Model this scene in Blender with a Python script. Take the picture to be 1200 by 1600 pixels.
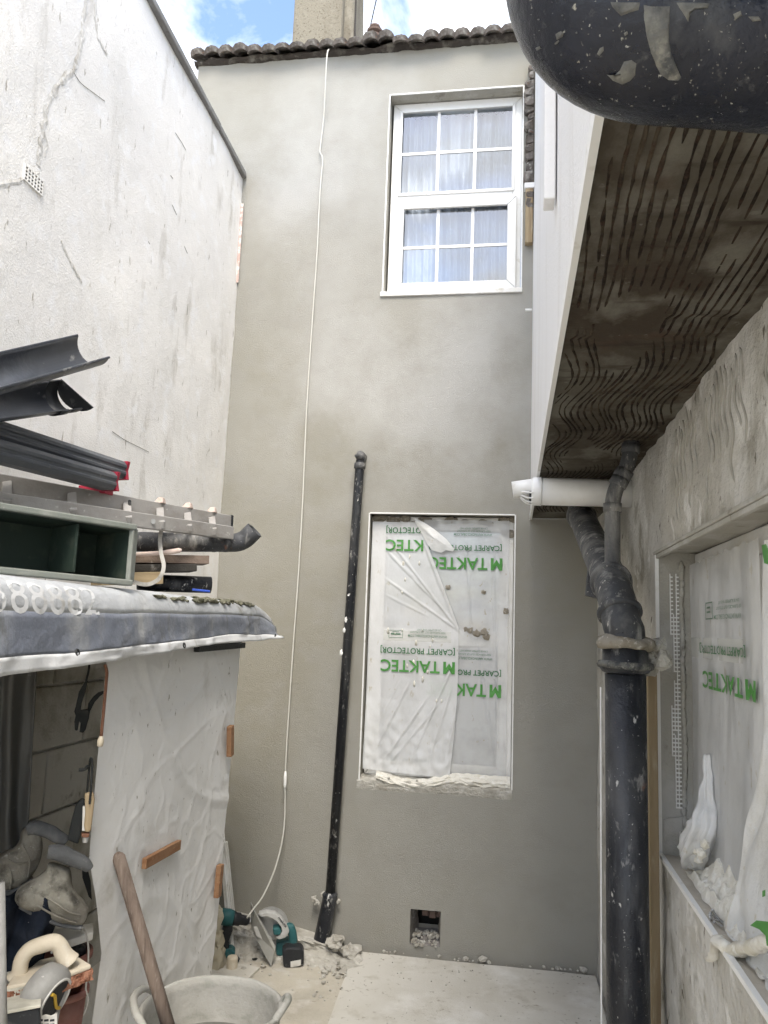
import bpy, bmesh, math, random
from mathutils import Vector, Matrix, noise, Euler
rnd = random.Random(7)
scene = bpy.context.scene
for o in list(bpy.data.objects): bpy.data.objects.remove(o)
COL = scene.collection
rad = math.radians

# ------------------------------------------------------------------ camera
CAM_H = 1.6
FPX = 1250.6            # focal length in pixels of a 1200 x 1600 picture
YAW, PITCH, ROLL = rad(9.258), rad(8.188), rad(2.095)
fwd = Vector((-math.sin(YAW)*math.cos(PITCH), math.cos(YAW)*math.cos(PITCH), math.sin(PITCH)))
rgt0 = Vector((math.cos(YAW), math.sin(YAW), 0)); up0 = rgt0.cross(fwd)
rgt = rgt0*math.cos(ROLL) + up0*math.sin(ROLL)
upv = -rgt0*math.sin(ROLL) + up0*math.cos(ROLL)
CAM = Vector((0, 0, CAM_H))
cd = bpy.data.cameras.new('camera'); cam = bpy.data.objects.new('camera', cd); COL.objects.link(cam)
cd.sensor_fit = 'VERTICAL'; cd.sensor_height = 36.0; cd.lens = FPX/1600*36
cd.clip_start = 0.05; cd.clip_end = 500
m = Matrix.Identity(4)
for i in range(3):
    m[i][0] = rgt[i]; m[i][1] = upv[i]; m[i][2] = -fwd[i]; m[i][3] = CAM[i]
cam.matrix_world = m
scene.camera = cam

# ------------------------------------------------------------------ light
SUN_EL, SUN_AZ = rad(55), rad(165)      # azimuth clockwise from +Y: the sun stands high behind the camera, to the right
w = bpy.data.worlds.new('World'); scene.world = w; w.use_nodes = True
nt = w.node_tree; nt.nodes.clear()
def wn(t): return nt.nodes.new(t)
out = wn('ShaderNodeOutputWorld'); bg = wn('ShaderNodeBackground'); bg.inputs[1].default_value = 0.15
sky = wn('ShaderNodeTexSky'); sky.sky_type = 'NISHITA'; sky.sun_disc = False
sky.sun_elevation = SUN_EL; sky.sun_rotation = SUN_AZ; sky.air_density = 1.0; sky.dust_density = 1.6
tc = wn('ShaderNodeTexCoord'); sep = wn('ShaderNodeSeparateXYZ'); nt.links.new(tc.outputs['Generated'], sep.inputs[0])
zz = wn('ShaderNodeMath'); zz.operation = 'ADD'; zz.inputs[1].default_value = 0.35; nt.links.new(sep.outputs[2], zz.inputs[0])
zm = wn('ShaderNodeMath'); zm.operation = 'MAXIMUM'; zm.inputs[1].default_value = 0.12; nt.links.new(zz.outputs[0], zm.inputs[0])
dv = wn('ShaderNodeVectorMath'); dv.operation = 'DIVIDE'; nt.links.new(tc.outputs['Generated'], dv.inputs[0])
cmb = wn('ShaderNodeCombineXYZ')
for i in range(3): nt.links.new(zm.outputs[0], cmb.inputs[i])
nt.links.new(cmb.outputs[0], dv.inputs[1])
nz = wn('ShaderNodeTexNoise'); nz.inputs['Scale'].default_value = 6.5; nz.inputs['Detail'].default_value = 9
nz.inputs['Roughness'].default_value = 0.55; nz.inputs['Distortion'].default_value = 0.35
nt.links.new(dv.outputs[0], nz.inputs['Vector'])
rp = wn('ShaderNodeValToRGB'); rp.color_ramp.elements[0].position = 0.41; rp.color_ramp.elements[1].position = 0.61
nt.links.new(nz.outputs[0], rp.inputs[0])
mx = wn('ShaderNodeMix'); mx.data_type = 'RGBA'; nt.links.new(rp.outputs[0], mx.inputs[0])
nt.links.new(sky.outputs[0], mx.inputs[6]); mx.inputs[7].default_value = (5.0, 5.05, 5.2, 1)
nt.links.new(mx.outputs[2], bg.inputs[0]); nt.links.new(bg.outputs[0], out.inputs[0])
sd = bpy.data.lights.new('sun', 'SUN'); sd.energy = 1.5; sd.angle = rad(26); sd.color = (1, 0.94, 0.84)
sun = bpy.data.objects.new('sun', sd); COL.objects.link(sun)
sdir = Vector((math.sin(SUN_AZ)*math.cos(SUN_EL), math.cos(SUN_AZ)*math.cos(SUN_EL), math.sin(SUN_EL)))
sun.rotation_euler = sdir.to_track_quat('Z', 'Y').to_euler()
sun.location = (0, -4, 9)
scene.view_settings.view_transform = 'Standard'; scene.view_settings.look = 'None'
scene.view_settings.exposure = 1.6; scene.view_settings.gamma = 1.0
scene.view_settings.use_curve_mapping = False
cy_ = scene.cycles
cy_.max_bounces = 5; cy_.diffuse_bounces = 4; cy_.glossy_bounces = 2; cy_.transmission_bounces = 2; cy_.transparent_max_bounces = 12
cy_.caustics_reflective = False; cy_.caustics_refractive = False
cy_.use_adaptive_sampling = True; cy_.adaptive_threshold = 0.03

# ------------------------------------------------------------------ rays from picture points to real planes
def ray(px, py): return rgt*((px-600)/FPX) + upv*((800-py)/FPX) + fwd
def onx(px, py, X): d = ray(px, py); return CAM + d*(X/d.x)
def ony(px, py, Y): d = ray(px, py); return CAM + d*(Y/d.y)
def onz(px, py, Z): d = ray(px, py); return CAM + d*((Z-CAM_H)/d.z)
class VPlane:
    """an upright plane that stands at anchor a and faces the yard's open side"""
    def __init__(s, a):
        s.a = a; n = Vector((a.x, a.y, 0)); s.n = n.normalized()
    def __call__(s, px, py, off=0.0):
        d = ray(px, py); t = (s.a - CAM).dot(s.n)/d.dot(s.n)
        return CAM + d*t + s.n*off

# ------------------------------------------------------------------ materials
def mat(name, base, rough=0.85, layers=(), bumps=(), metal=0.0, spec=0.3, alpha=None, transl=0.0, coat=0.0, gloss_clear=None):
    """layers: (scale, colour, lo, hi, stretch(x,y,z), detail) noise masks mixed over base; bumps: (scale, strength, stretch, detail)"""
    M = bpy.data.materials.new(name); M.use_nodes = True; t = M.node_tree; N = t.nodes; L = t.links
    b = N['Principled BSDF']; b.inputs['Roughness'].default_value = rough; b.inputs['Metallic'].default_value = metal
    b.inputs['Specular IOR Level'].default_value = spec
    if coat: b.inputs['Coat Weight'].default_value = coat; b.inputs['Coat Roughness'].default_value = 0.25
    co = N.new('ShaderNodeTexCoord')
    def noise_node(scale, stretch, detail, seed=0.0):
        mp = N.new('ShaderNodeMapping'); mp.inputs['Scale'].default_value = stretch or (1, 1, 1)
        mp.inputs['Location'].default_value = (seed*3.1, seed*1.7, seed*2.3)
        L.new(co.outputs['Object'], mp.inputs[0])
        n = N.new('ShaderNodeTexNoise'); n.inputs['Scale'].default_value = scale; n.inputs['Detail'].default_value = detail
        n.inputs['Roughness'].default_value = 0.6
        L.new(mp.outputs[0], n.inputs['Vector']); return n.outputs[0]
    cur = None
    for k, l in enumerate(layers):
        scale, colr, lo, hi = l[:4]; st = l[4] if len(l) > 4 else None; det = l[5] if len(l) > 5 else 6
        r = N.new('ShaderNodeValToRGB'); r.color_ramp.elements[0].position = lo; r.color_ramp.elements[1].position = hi
        L.new(noise_node(scale, st, det, k+1.0), r.inputs[0])
        x = N.new('ShaderNodeMix'); x.data_type = 'RGBA'; L.new(r.outputs[0], x.inputs[0])
        if cur is None: x.inputs[6].default_value = (*base, 1)
        else: L.new(cur, x.inputs[6])
        x.inputs[7].default_value = (*colr, 1); cur = x.outputs[2]
    if cur is None: b.inputs['Base Color'].default_value = (*base, 1)
    else: L.new(cur, b.inputs['Base Color'])
    prev = None
    for k, l in enumerate(bumps):
        scale, stg = l[:2]; st = l[2] if len(l) > 2 else None; det = l[3] if len(l) > 3 else 5
        bp = N.new('ShaderNodeBump'); bp.inputs['Strength'].default_value = stg; bp.inputs['Distance'].default_value = 0.01
        L.new(noise_node(scale, st, det, 11.0+k), bp.inputs['Height'])
        if prev: L.new(prev, bp.inputs['Normal'])
        prev = bp.outputs[0]
    if prev: L.new(prev, b.inputs['Normal'])
    o = N['Material Output']
    if transl:
        tr = N.new('ShaderNodeBsdfTranslucent'); 
        if cur is None: tr.inputs[0].default_value = (*base, 1)
        else: L.new(cur, tr.inputs[0])
        ms = N.new('ShaderNodeMixShader'); ms.inputs[0].default_value = transl
        L.new(b.outputs[0], ms.inputs[1]); L.new(tr.outputs[0], ms.inputs[2]); L.new(ms.outputs[0], o.inputs[0])
    if alpha is not None:
        tp = N.new('ShaderNodeBsdfTransparent'); ms = N.new('ShaderNodeMixShader'); ms.inputs[0].default_value = alpha
        src = o.inputs[0].links[0].from_socket
        L.new(tp.outputs[0], ms.inputs[1]); L.new(src, ms.inputs[2]); L.new(ms.outputs[0], o.inputs[0])
    return M
def glass_mat(name, tint, refl, blend_min=0.15):
    M = bpy.data.materials.new(name); M.use_nodes = True; t = M.node_tree; N = t.nodes; L = t.links
    N.remove(N['Principled BSDF'])
    tp = N.new('ShaderNodeBsdfTransparent'); tp.inputs[0].default_value = (*tint, 1)
    g = N.new('ShaderNodeBsdfGlossy'); g.inputs['Roughness'].default_value = 0.02
    lw = N.new('ShaderNodeFresnel'); lw.inputs[0].default_value = 1.5
    mr = N.new('ShaderNodeMapRange'); mr.inputs[3].default_value = blend_min; mr.inputs[4].default_value = refl
    L.new(lw.outputs[0], mr.inputs[0])
    ms = N.new('ShaderNodeMixShader'); L.new(mr.outputs[0], ms.inputs[0]); L.new(tp.outputs[0], ms.inputs[1]); L.new(g.outputs[0], ms.inputs[2])
    L.new(ms.outputs[0], N['Material Output'].inputs[0]); return M

M = {}
M['render'] = mat('cement_render', (0.312, 0.303, 0.270), 0.93,
    [(0.75, (0.272, 0.260, 0.218), 0.44, 0.62, (1, 1, .8), 5), (5, (0.290, 0.280, 0.248), 0.48, 0.70, (1, 1, 1.5), 6)],
    [(2.6, 0.22, None, 4), (16, 0.10, (1, 1, 1.2), 5), (230, 0.25, None, 2)], spec=0.15)
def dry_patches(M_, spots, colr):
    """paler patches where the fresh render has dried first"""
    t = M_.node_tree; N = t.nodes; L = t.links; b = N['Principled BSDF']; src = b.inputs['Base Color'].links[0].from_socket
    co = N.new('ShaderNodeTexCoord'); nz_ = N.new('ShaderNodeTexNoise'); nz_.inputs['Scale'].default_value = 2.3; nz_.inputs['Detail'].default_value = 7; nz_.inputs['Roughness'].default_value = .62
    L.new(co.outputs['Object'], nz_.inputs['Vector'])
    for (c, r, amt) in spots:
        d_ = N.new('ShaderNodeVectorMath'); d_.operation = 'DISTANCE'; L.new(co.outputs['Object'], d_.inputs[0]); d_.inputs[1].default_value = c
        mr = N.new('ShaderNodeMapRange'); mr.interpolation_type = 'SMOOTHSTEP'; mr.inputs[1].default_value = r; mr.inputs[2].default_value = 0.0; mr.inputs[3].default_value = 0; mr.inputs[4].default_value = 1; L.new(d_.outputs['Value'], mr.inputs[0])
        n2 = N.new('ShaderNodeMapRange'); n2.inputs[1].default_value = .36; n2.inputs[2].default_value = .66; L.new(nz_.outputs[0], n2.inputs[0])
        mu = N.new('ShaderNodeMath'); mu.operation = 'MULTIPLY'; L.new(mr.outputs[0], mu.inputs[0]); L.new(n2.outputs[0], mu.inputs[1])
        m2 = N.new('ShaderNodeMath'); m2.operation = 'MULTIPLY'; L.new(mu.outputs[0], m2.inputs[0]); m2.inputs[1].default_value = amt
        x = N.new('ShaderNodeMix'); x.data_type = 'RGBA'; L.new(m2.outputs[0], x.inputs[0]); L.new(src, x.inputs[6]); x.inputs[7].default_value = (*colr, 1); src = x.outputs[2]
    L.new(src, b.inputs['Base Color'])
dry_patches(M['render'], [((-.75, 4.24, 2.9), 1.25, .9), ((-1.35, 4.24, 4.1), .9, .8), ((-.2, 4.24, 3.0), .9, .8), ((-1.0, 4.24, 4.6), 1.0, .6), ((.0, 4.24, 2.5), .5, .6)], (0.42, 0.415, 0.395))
M['whitewall'] = mat('old_white_paint', (0.86, 0.838, 0.79), 0.9,
    [(1.2, (0.82, 0.80, 0.765), 0.45, 0.7, None, 3), (2.2, (0.77, 0.75, 0.70), 0.52, 0.72, (1, 1.8, .7), 8), (26, (0.46, 0.43, 0.375), 0.635, 0.70, (1, 1.6, .45), 6),
     (2.4, (0.50, 0.47, 0.41), 0.57, 0.78, (1, 3.6, .9), 12), (9, (0.88, 0.87, 0.845), 0.54, 0.66, None, 6)],
    [(4, 0.35, None, 3), (22, 0.22, None, 5), (150, 0.22, None, 2)], spec=0.15)
M['whiteface'] = mat('white_painted_render', (0.82, 0.81, 0.80), 0.85, [(3, (0.72, 0.70, 0.67), 0.5, 0.75, (1, 2, .3), 8), (30, (0.5, 0.47, 0.42), 0.72, 0.8, (1, 3, .5))], [(90, 0.35, None, 5)], spec=0.2)
M['scratch'] = mat('scratch_coat', (0.50, 0.48, 0.43), 0.95,
    [(3.2, (0.62, 0.605, 0.565), 0.46, 0.56, (1, 1.2, .9), 9), (6, (0.37, 0.35, 0.30), 0.54, 0.64, (1, 1.2, .9), 9), (2, (0.54, 0.525, 0.485), 0.5, 0.7, None, 3), (20, (0.16, 0.145, 0.115), 0.645, 0.685, (1, 1.3, .8), 7), (10, (0.70, 0.685, 0.645), 0.58, 0.64, (1, 1.1, .9), 9)],
    [(6, 0.8, (1, 1.2, .9), 8), (22, 0.9, (1, 1.1, .9), 7), (70, 0.6, None, 4)], spec=0.12)
M['reveal'] = mat('wet_plaster', (0.40, 0.385, 0.34), 0.95, [(7, (0.47, 0.46, 0.43), 0.5, 0.62, (1, 1, .7), 8), (11, (0.22, 0.205, 0.17), 0.58, 0.72, None, 8), (50, (0.15, 0.14, 0.12), 0.7, 0.75)], [(12, 0.5, None, 8), (70, 0.4)], spec=0.15)
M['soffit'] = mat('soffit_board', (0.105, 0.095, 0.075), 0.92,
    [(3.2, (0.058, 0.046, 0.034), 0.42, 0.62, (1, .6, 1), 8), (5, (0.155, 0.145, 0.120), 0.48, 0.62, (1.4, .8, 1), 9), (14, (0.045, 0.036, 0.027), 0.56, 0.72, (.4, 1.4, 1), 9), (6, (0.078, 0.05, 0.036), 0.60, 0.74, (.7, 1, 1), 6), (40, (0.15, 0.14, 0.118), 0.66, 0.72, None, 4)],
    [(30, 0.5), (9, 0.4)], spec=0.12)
M['adhesive'] = mat('dark_adhesive', (0.018, 0.013, 0.010), 0.95, [(14, (0.075, 0.06, 0.042), 0.46, 0.66), (60, (0.05, 0.03, 0.02), 0.5, 0.66)], [(60, 0.4)], spec=0.15)
M['ground'] = mat('dusty_concrete', (0.50, 0.465, 0.39), 0.93, [(3, (0.37, 0.34, 0.285), 0.48, 0.7), (9, (0.57, 0.55, 0.50), 0.52, 0.7), (26, (0.25, 0.23, 0.19), 0.66, 0.76), (120, (0.3, 0.28, 0.24), 0.64, 0.7)], [(12, 0.5), (90, 0.4)], spec=0.15)
M['slab'] = mat('pale_slab', (0.60, 0.58, 0.525), 0.88, [(2.2, (0.53, 0.505, 0.44), 0.45, 0.66), (9, (0.44, 0.41, 0.345), 0.57, 0.74, None, 9), (36, (0.34, 0.31, 0.255), 0.62, 0.70, None, 6), (4.5, (0.68, 0.665, 0.62), 0.52, 0.70, None, 9)], [(6, 0.15), (120, 0.2)], spec=0.2)
M['rubble'] = mat('crumbled_mortar', (0.47, 0.45, 0.40), 0.95, [(9, (0.33, 0.305, 0.255), 0.5, 0.66), (24, (0.60, 0.585, 0.54), 0.52, 0.7), (50, (0.2, 0.18, 0.145), 0.66, 0.74)], [(30, 0.8), (120, 0.6)], spec=0.12)
M['pvc'] = mat('white_pvc', (0.83, 0.83, 0.815), 0.35, [(7, (0.76, 0.75, 0.71), 0.5, 0.75), (20, (0.60, 0.57, 0.50), 0.64, 0.8, None, 9), (60, (0.35, 0.32, 0.26), 0.74, 0.79)], [(60, 0.06)], spec=0.45)
M['pvcdirty'] = mat('plaster_splashed_pvc', (0.80, 0.795, 0.775), 0.5, [(5, (0.70, 0.685, 0.63), 0.46, 0.62, (1, 1, .7), 8), (11, (0.50, 0.465, 0.38), 0.60, 0.74, None, 9), (30, (0.28, 0.24, 0.17), 0.68, 0.76, None, 7)], [(25, 0.3)], spec=0.35)
M['bead'] = mat('white_bead', (0.82, 0.815, 0.79), 0.6, [(20, (0.62, 0.60, 0.54), 0.58, 0.74)], [(60, 0.15)])
M['tile'] = mat('weathered_roof_tile', (0.15, 0.132, 0.118), 0.95, [(14, (0.30, 0.285, 0.26), 0.5, 0.62), (6, (0.055, 0.045, 0.04), 0.5, 0.68), (22, (0.42, 0.41, 0.37), 0.62, 0.7), (30, (0.20, 0.115, 0.075), 0.62, 0.72)], [(40, 0.8), (14, 0.5)], spec=0.1)
M['darkmortar'] = mat('dark_eaves_mortar', (0.06, 0.052, 0.046), 0.95, [(16, (0.16, 0.15, 0.13), 0.5, 0.66)], [(35, 0.9)], spec=0.1)
M['chimney'] = mat('chimney_render', (0.24, 0.22, 0.175), 0.95, [(3, (0.175, 0.155, 0.12), 0.46, 0.66, (1, 1, .4)), (70, (0.13, 0.115, 0.09), 0.56, 0.66), (9, (0.31, 0.29, 0.24), 0.56, 0.72, (1, 1, .4))], [(60, 0.6), (12, 0.3)], spec=0.1)
M['lead'] = mat('grey_coping', (0.20, 0.195, 0.185), 0.85, [(5, (0.31, 0.305, 0.29), 0.5, 0.68), (20, (0.10, 0.095, 0.085), 0.58, 0.72)], [(30, 0.5)])
def black_pipe(name, base, dust, spots, rough=0.42, bscale=1.0):
    dk = tuple(c*.45 for c in spots)
    return mat(name, base, rough, [(5*bscale, dust, 0.50, 0.76, (1, 1, .5), 8), (16*bscale, tuple(c*1.35 for c in dust), 0.55, 0.72, (1, 1, .22), 9), (30*bscale, dk, 0.60, 0.68, (1, 1, .45), 8), (34*bscale, spots, 0.65, 0.69, (1, 1, .5), 6), (100*bscale, spots, 0.69, 0.73, None, 3), (9*bscale, (0.16, 0.085, 0.06), 0.68, 0.74, None, 6)], [(18*bscale, 0.35), (90*bscale, 0.25)], spec=0.45)
M['blackpipe'] = black_pipe('splashed_black_iron', (0.010, 0.012, 0.017), (0.065, 0.066, 0.068), (0.50, 0.49, 0.46))
M['dustpipe'] = black_pipe('dusty_black_plastic', (0.05, 0.052, 0.056), (0.30, 0.292, 0.27), (0.50, 0.48, 0.43), 0.6, 1.2)
M['thinpipe'] = black_pipe('paint_spotted_pipe', (0.010, 0.012, 0.016), (0.07, 0.07, 0.068), (0.62, 0.61, 0.57), 0.45, 1.3)
M['nearpipe'] = mat('near_black_plastic', (0.005, 0.007, 0.014), 0.27, [(12, (0.014, 0.017, 0.028), 0.45, 0.72, None, 8), (22, (0.05, 0.052, 0.055), 0.58, 0.74, (1, 1, .4), 10), (60, (0.08, 0.08, 0.078), 0.61, 0.72, None, 8), (140, (0.30, 0.285, 0.235), 0.665, 0.71, (1, 1, .7), 5), (260, (0.34, 0.33, 0.29), 0.685, 0.72, None, 3)], [(40, 0.25, None, 6), (200, 0.12)], spec=0.35)
M['splash'] = mat('mortar_splash', (0.15, 0.148, 0.132), 0.85, [(40, (0.05, 0.052, 0.055), 0.42, 0.62, None, 8), (90, (0.24, 0.232, 0.20), 0.55, 0.68)], [(50, 0.5)])
M['mortarring'] = mat('brown_mortar', (0.27, 0.245, 0.20), 0.95, [(25, (0.22, 0.185, 0.13), 0.5, 0.66), (50, (0.52, 0.49, 0.43), 0.58, 0.7)], [(35, 0.9)], spec=0.1)
M['timber'] = mat('old_timber', (0.36, 0.28, 0.175), 0.8, [(5, (0.27, 0.20, 0.12), 0.45, 0.65, (6, 6, .35), 8), (20, (0.45, 0.38, 0.27), 0.58, 0.72, (3, 3, .4))], [(14, 0.3, (4, 4, .3))])
M['redwood'] = mat('orange_brown_batten', (0.27, 0.15, 0.08), 0.7, [(14, (0.22, 0.10, 0.045), 0.5, 0.7, (1, .5, 3)), (60, (0.42, 0.24, 0.13), 0.6, 0.7)], [(40, 0.25)])
M['handlewood'] = mat('grey_brown_handle', (0.20, 0.155, 0.125), 0.75, [(22, (0.115, 0.085, 0.068), 0.48, 0.66, (3, 3, .22), 8), (40, (0.30, 0.255, 0.215), 0.6, 0.72, (3, 3, .25))], [(40, 0.4, (3, 3, .25))])
M['curtaintarp'] = mat('white_sheeting', (0.84, 0.838, 0.82), 0.5, [(2, (0.78, 0.775, 0.75), 0.45, 0.7), (7, (0.62, 0.605, 0.56), 0.58, 0.78, None, 9), (48, (0.35, 0.325, 0.27), 0.66, 0.71, (1, 1, .5), 4)], [(6, 0.5, None, 9), (24, 0.22, None, 6)], spec=0.35, transl=0.08)
M['bannerblue'] = mat('banner_blue', (0.16, 0.175, 0.21), 0.5, [(4, (0.235, 0.252, 0.285), 0.48, 0.64), (7, (0.30, 0.305, 0.305), 0.50, 0.70, (1, 1, .5), 9), (14, (0.105, 0.10, 0.085), 0.57, 0.72, (1, 1, .3), 9)], [(14, 0.5), (50, 0.2)], spec=0.4)
M['bannerwhite'] = mat('banner_white', (0.66, 0.665, 0.66), 0.5, [(5, (0.54, 0.54, 0.53), 0.46, 0.66), (14, (0.32, 0.30, 0.25), 0.58, 0.75, (1, 1, .4), 9)], [(14, 0.25)], spec=0.4)
M['bannergrey'] = mat('banner_pale_grey', (0.48, 0.495, 0.505), 0.5, [(5, (0.37, 0.38, 0.39), 0.46, 0.66), (12, (0.20, 0.195, 0.165), 0.57, 0.74, (1, 1, .4), 9), (7, (0.60, 0.61, 0.61), 0.56, 0.72)], [(14, 0.6), (50, 0.2)], spec=0.4)
M['digits'] = mat('banner_digits', (0.64, 0.645, 0.64), 0.5, [(12, (0.42, 0.41, 0.38), 0.52, 0.68, None, 9)], [(14, 0.2)])
M['gutter'] = mat('grey_black_gutter', (0.038, 0.042, 0.05), 0.4, [(6, (0.085, 0.09, 0.10), 0.48, 0.7), (16, (0.30, 0.295, 0.275), 0.62, 0.72, None, 8), (90, (0.5, 0.5, 0.48), 0.72, 0.75)], [(50, 0.15)], spec=0.5)
M['steeledge'] = mat('dusty_dark_aluminium', (0.062, 0.068, 0.078), 0.5, [(8, (0.12, 0.125, 0.13), 0.46, 0.68, (1, .4, 1), 8), (40, (0.28, 0.28, 0.275), 0.68, 0.75), (18, (0.2, 0.2, 0.2), 0.64, 0.76)], [(40, 0.1)], spec=0.5)
M['redcap'] = mat('red_plastic', (0.36, 0.028, 0.055), 0.5, [(20, (0.25, 0.02, 0.04), 0.5, 0.7)])
M['ladder'] = mat('dull_aluminium', (0.36, 0.345, 0.325), 0.55, [(12, (0.28, 0.262, 0.24), 0.46, 0.66, (.5, .5, 1), 8), (40, (0.55, 0.53, 0.50), 0.64, 0.72)], [(40, 0.15)], metal=0.15, spec=0.4)
M['pink'] = mat('pinkish_plaster_dust', (0.60, 0.48, 0.42), 0.9, [(30, (0.5, 0.4, 0.34), 0.5, 0.7)], [(40, 0.4)])
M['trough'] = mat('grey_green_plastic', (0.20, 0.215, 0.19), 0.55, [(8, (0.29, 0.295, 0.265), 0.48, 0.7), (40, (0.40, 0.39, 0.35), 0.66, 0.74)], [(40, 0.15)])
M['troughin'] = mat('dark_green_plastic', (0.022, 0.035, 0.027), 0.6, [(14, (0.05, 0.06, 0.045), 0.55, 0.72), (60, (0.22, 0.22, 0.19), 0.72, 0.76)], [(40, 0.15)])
M['moss'] = mat('mossy_debris', (0.17, 0.165, 0.115), 0.95, [(30, (0.07, 0.075, 0.045), 0.5, 0.66), (60, (0.36, 0.34, 0.29), 0.58, 0.7)], [(60, 0.9)])
M['brownplank'] = mat('brown_plank', (0.19, 0.145, 0.115), 0.85, [(8, (0.12, 0.09, 0.068), 0.46, 0.66, (.5, 3, 6)), (40, (0.35, 0.30, 0.255), 0.62, 0.72)], [(40, 0.4)])
M['darkboard'] = mat('dark_stained_board', (0.05, 0.046, 0.04), 0.9, [(20, (0.26, 0.25, 0.23), 0.6, 0.72)], [(40, 0.4)])
M['palewood'] = mat('pale_softwood', (0.55, 0.42, 0.25), 0.7, [(8, (0.44, 0.33, 0.19), 0.5, 0.7, (.5, 1, 6))], [(30, 0.2)])
M['strap'] = mat('grey_webbing', (0.42, 0.405, 0.37), 0.85, [(40, (0.3, 0.285, 0.255), 0.5, 0.7)], [(120, 0.3)])
M['block'] = mat('painted_block', (0.56, 0.55, 0.51), 0.92, [(5, (0.30, 0.285, 0.23), 0.46, 0.66), (14, (0.17, 0.155, 0.12), 0.64, 0.76, None, 8)], [(30, 0.5), (120, 0.4)])
M['darksheet'] = mat('dark_plastic_sheet', (0.075, 0.075, 0.07), 0.6, [(3, (0.14, 0.138, 0.13), 0.5, 0.68, (1, 1, .3), 7), (20, (0.2, 0.195, 0.18), 0.64, 0.74)], [(7, 0.6, (1, 1, .4))])
M['iron'] = mat('black_iron', (0.014, 0.016, 0.016), 0.6, [(30, (0.035, 0.035, 0.033), 0.5, 0.7)], [(60, 0.2)])
M['copperrod'] = mat('rusty_rod', (0.16, 0.075, 0.045), 0.7)
M['cream'] = mat('cream_plastic', (0.63, 0.56, 0.44), 0.55, [(9, (0.53, 0.455, 0.335), 0.48, 0.7), (40, (0.40, 0.335, 0.24), 0.66, 0.76), (20, (0.72, 0.68, 0.59), 0.58, 0.72)], [(40, 0.25)])
M['sponge'] = mat('red_brown_sponge', (0.40, 0.20, 0.13), 0.98, [(60, (0.22, 0.095, 0.06), 0.48, 0.62), (40, (0.58, 0.40, 0.30), 0.58, 0.7)], [(90, 1.0)], spec=0.05)
M['basket'] = mat('cream_basket', (0.55, 0.53, 0.45), 0.6, [(20, (0.42, 0.40, 0.33), 0.5, 0.7)])
M['boot'] = mat('dusty_nubuck', (0.15, 0.14, 0.118), 0.92, [(7, (0.24, 0.23, 0.195), 0.46, 0.60, None, 9), (14, (0.06, 0.056, 0.048), 0.52, 0.66, None, 10), (60, (0.32, 0.31, 0.28), 0.62, 0.7)], [(14, 0.6, None, 6), (90, 0.3)], spec=0.12)
M['rubber'] = mat('grey_rubber', (0.085, 0.088, 0.09), 0.8, [(12, (0.14, 0.143, 0.142), 0.48, 0.68), (60, (0.2, 0.2, 0.19), 0.64, 0.72)], [(60, 0.35)])
M['denim'] = mat('navy_cloth', (0.012, 0.016, 0.025), 0.95, [(9, (0.026, 0.031, 0.042), 0.46, 0.68), (46, (0.42, 0.42, 0.41), 0.715, 0.745, None, 3)], [(10, 0.7), (160, 0.3)], spec=0.1)
M['whiteboard'] = mat('chalky_white_board', (0.62, 0.61, 0.575), 0.7, [(14, (0.5, 0.485, 0.43), 0.5, 0.7)], [(40, 0.2)])
M['terracotta'] = mat('terracotta_plastic', (0.20, 0.085, 0.068), 0.6, [(8, (0.27, 0.15, 0.125), 0.48, 0.7), (40, (0.36, 0.27, 0.235), 0.66, 0.75)], [(40, 0.2)])
M['greyplastic'] = mat('scuffed_grey_plastic', (0.27, 0.265, 0.25), 0.55, [(12, (0.36, 0.355, 0.335), 0.48, 0.7), (50, (0.5, 0.49, 0.46), 0.66, 0.74)], [(40, 0.2)])
M['darkplastic'] = mat('dark_plastic', (0.022, 0.024, 0.027), 0.5, [(30, (0.09, 0.09, 0.088), 0.58, 0.72)], [(60, 0.15)])
M['yellow'] = mat('yellow_plastic', (0.62, 0.40, 0.05), 0.55, [(40, (0.5, 0.36, 0.1), 0.55, 0.7)])
M['teal'] = mat('teal_plastic', (0.028, 0.115, 0.12), 0.5, [(20, (0.16, 0.22, 0.215), 0.55, 0.75)], [(60, 0.15)])
M['steel'] = mat('steel', (0.42, 0.42, 0.41), 0.4, [(20, (0.3, 0.29, 0.275), 0.5, 0.7)], [(60, 0.1)], metal=0.5)
M['plate'] = mat('dusty_steel_plate', (0.40, 0.40, 0.375), 0.6, [(14, (0.52, 0.51, 0.475), 0.5, 0.7)], [(60, 0.1)], metal=0.2)
M['guard'] = mat('pale_grey_guard', (0.50, 0.50, 0.48), 0.55, [(20, (0.40, 0.39, 0.365), 0.5, 0.7)], [(60, 0.15)])
M['tub'] = mat('mortar_caked_tub', (0.36, 0.35, 0.315), 0.75, [(5, (0.44, 0.43, 0.395), 0.46, 0.66), (11, (0.27, 0.275, 0.235), 0.52, 0.72, (1, 1, 2), 8), (50, (0.28, 0.265, 0.23), 0.68, 0.75)], [(9, 0.4), (50, 0.35)], spec=0.25)
M['slurry'] = mat('grey_slurry', (0.14, 0.135, 0.12), 0.35, [(9, (0.20, 0.195, 0.175), 0.5, 0.7)], [(10, 0.2)], spec=0.5)
M['bag'] = mat('beige_plastic_bag', (0.55, 0.50, 0.38), 0.5, [(9, (0.66, 0.62, 0.50), 0.5, 0.7)], [(14, 0.7), (40, 0.4)], transl=0.2)
M['cable'] = mat('white_cable', (0.58, 0.57, 0.52), 0.6, [(20, (0.55, 0.53, 0.46), 0.55, 0.72)])
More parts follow.
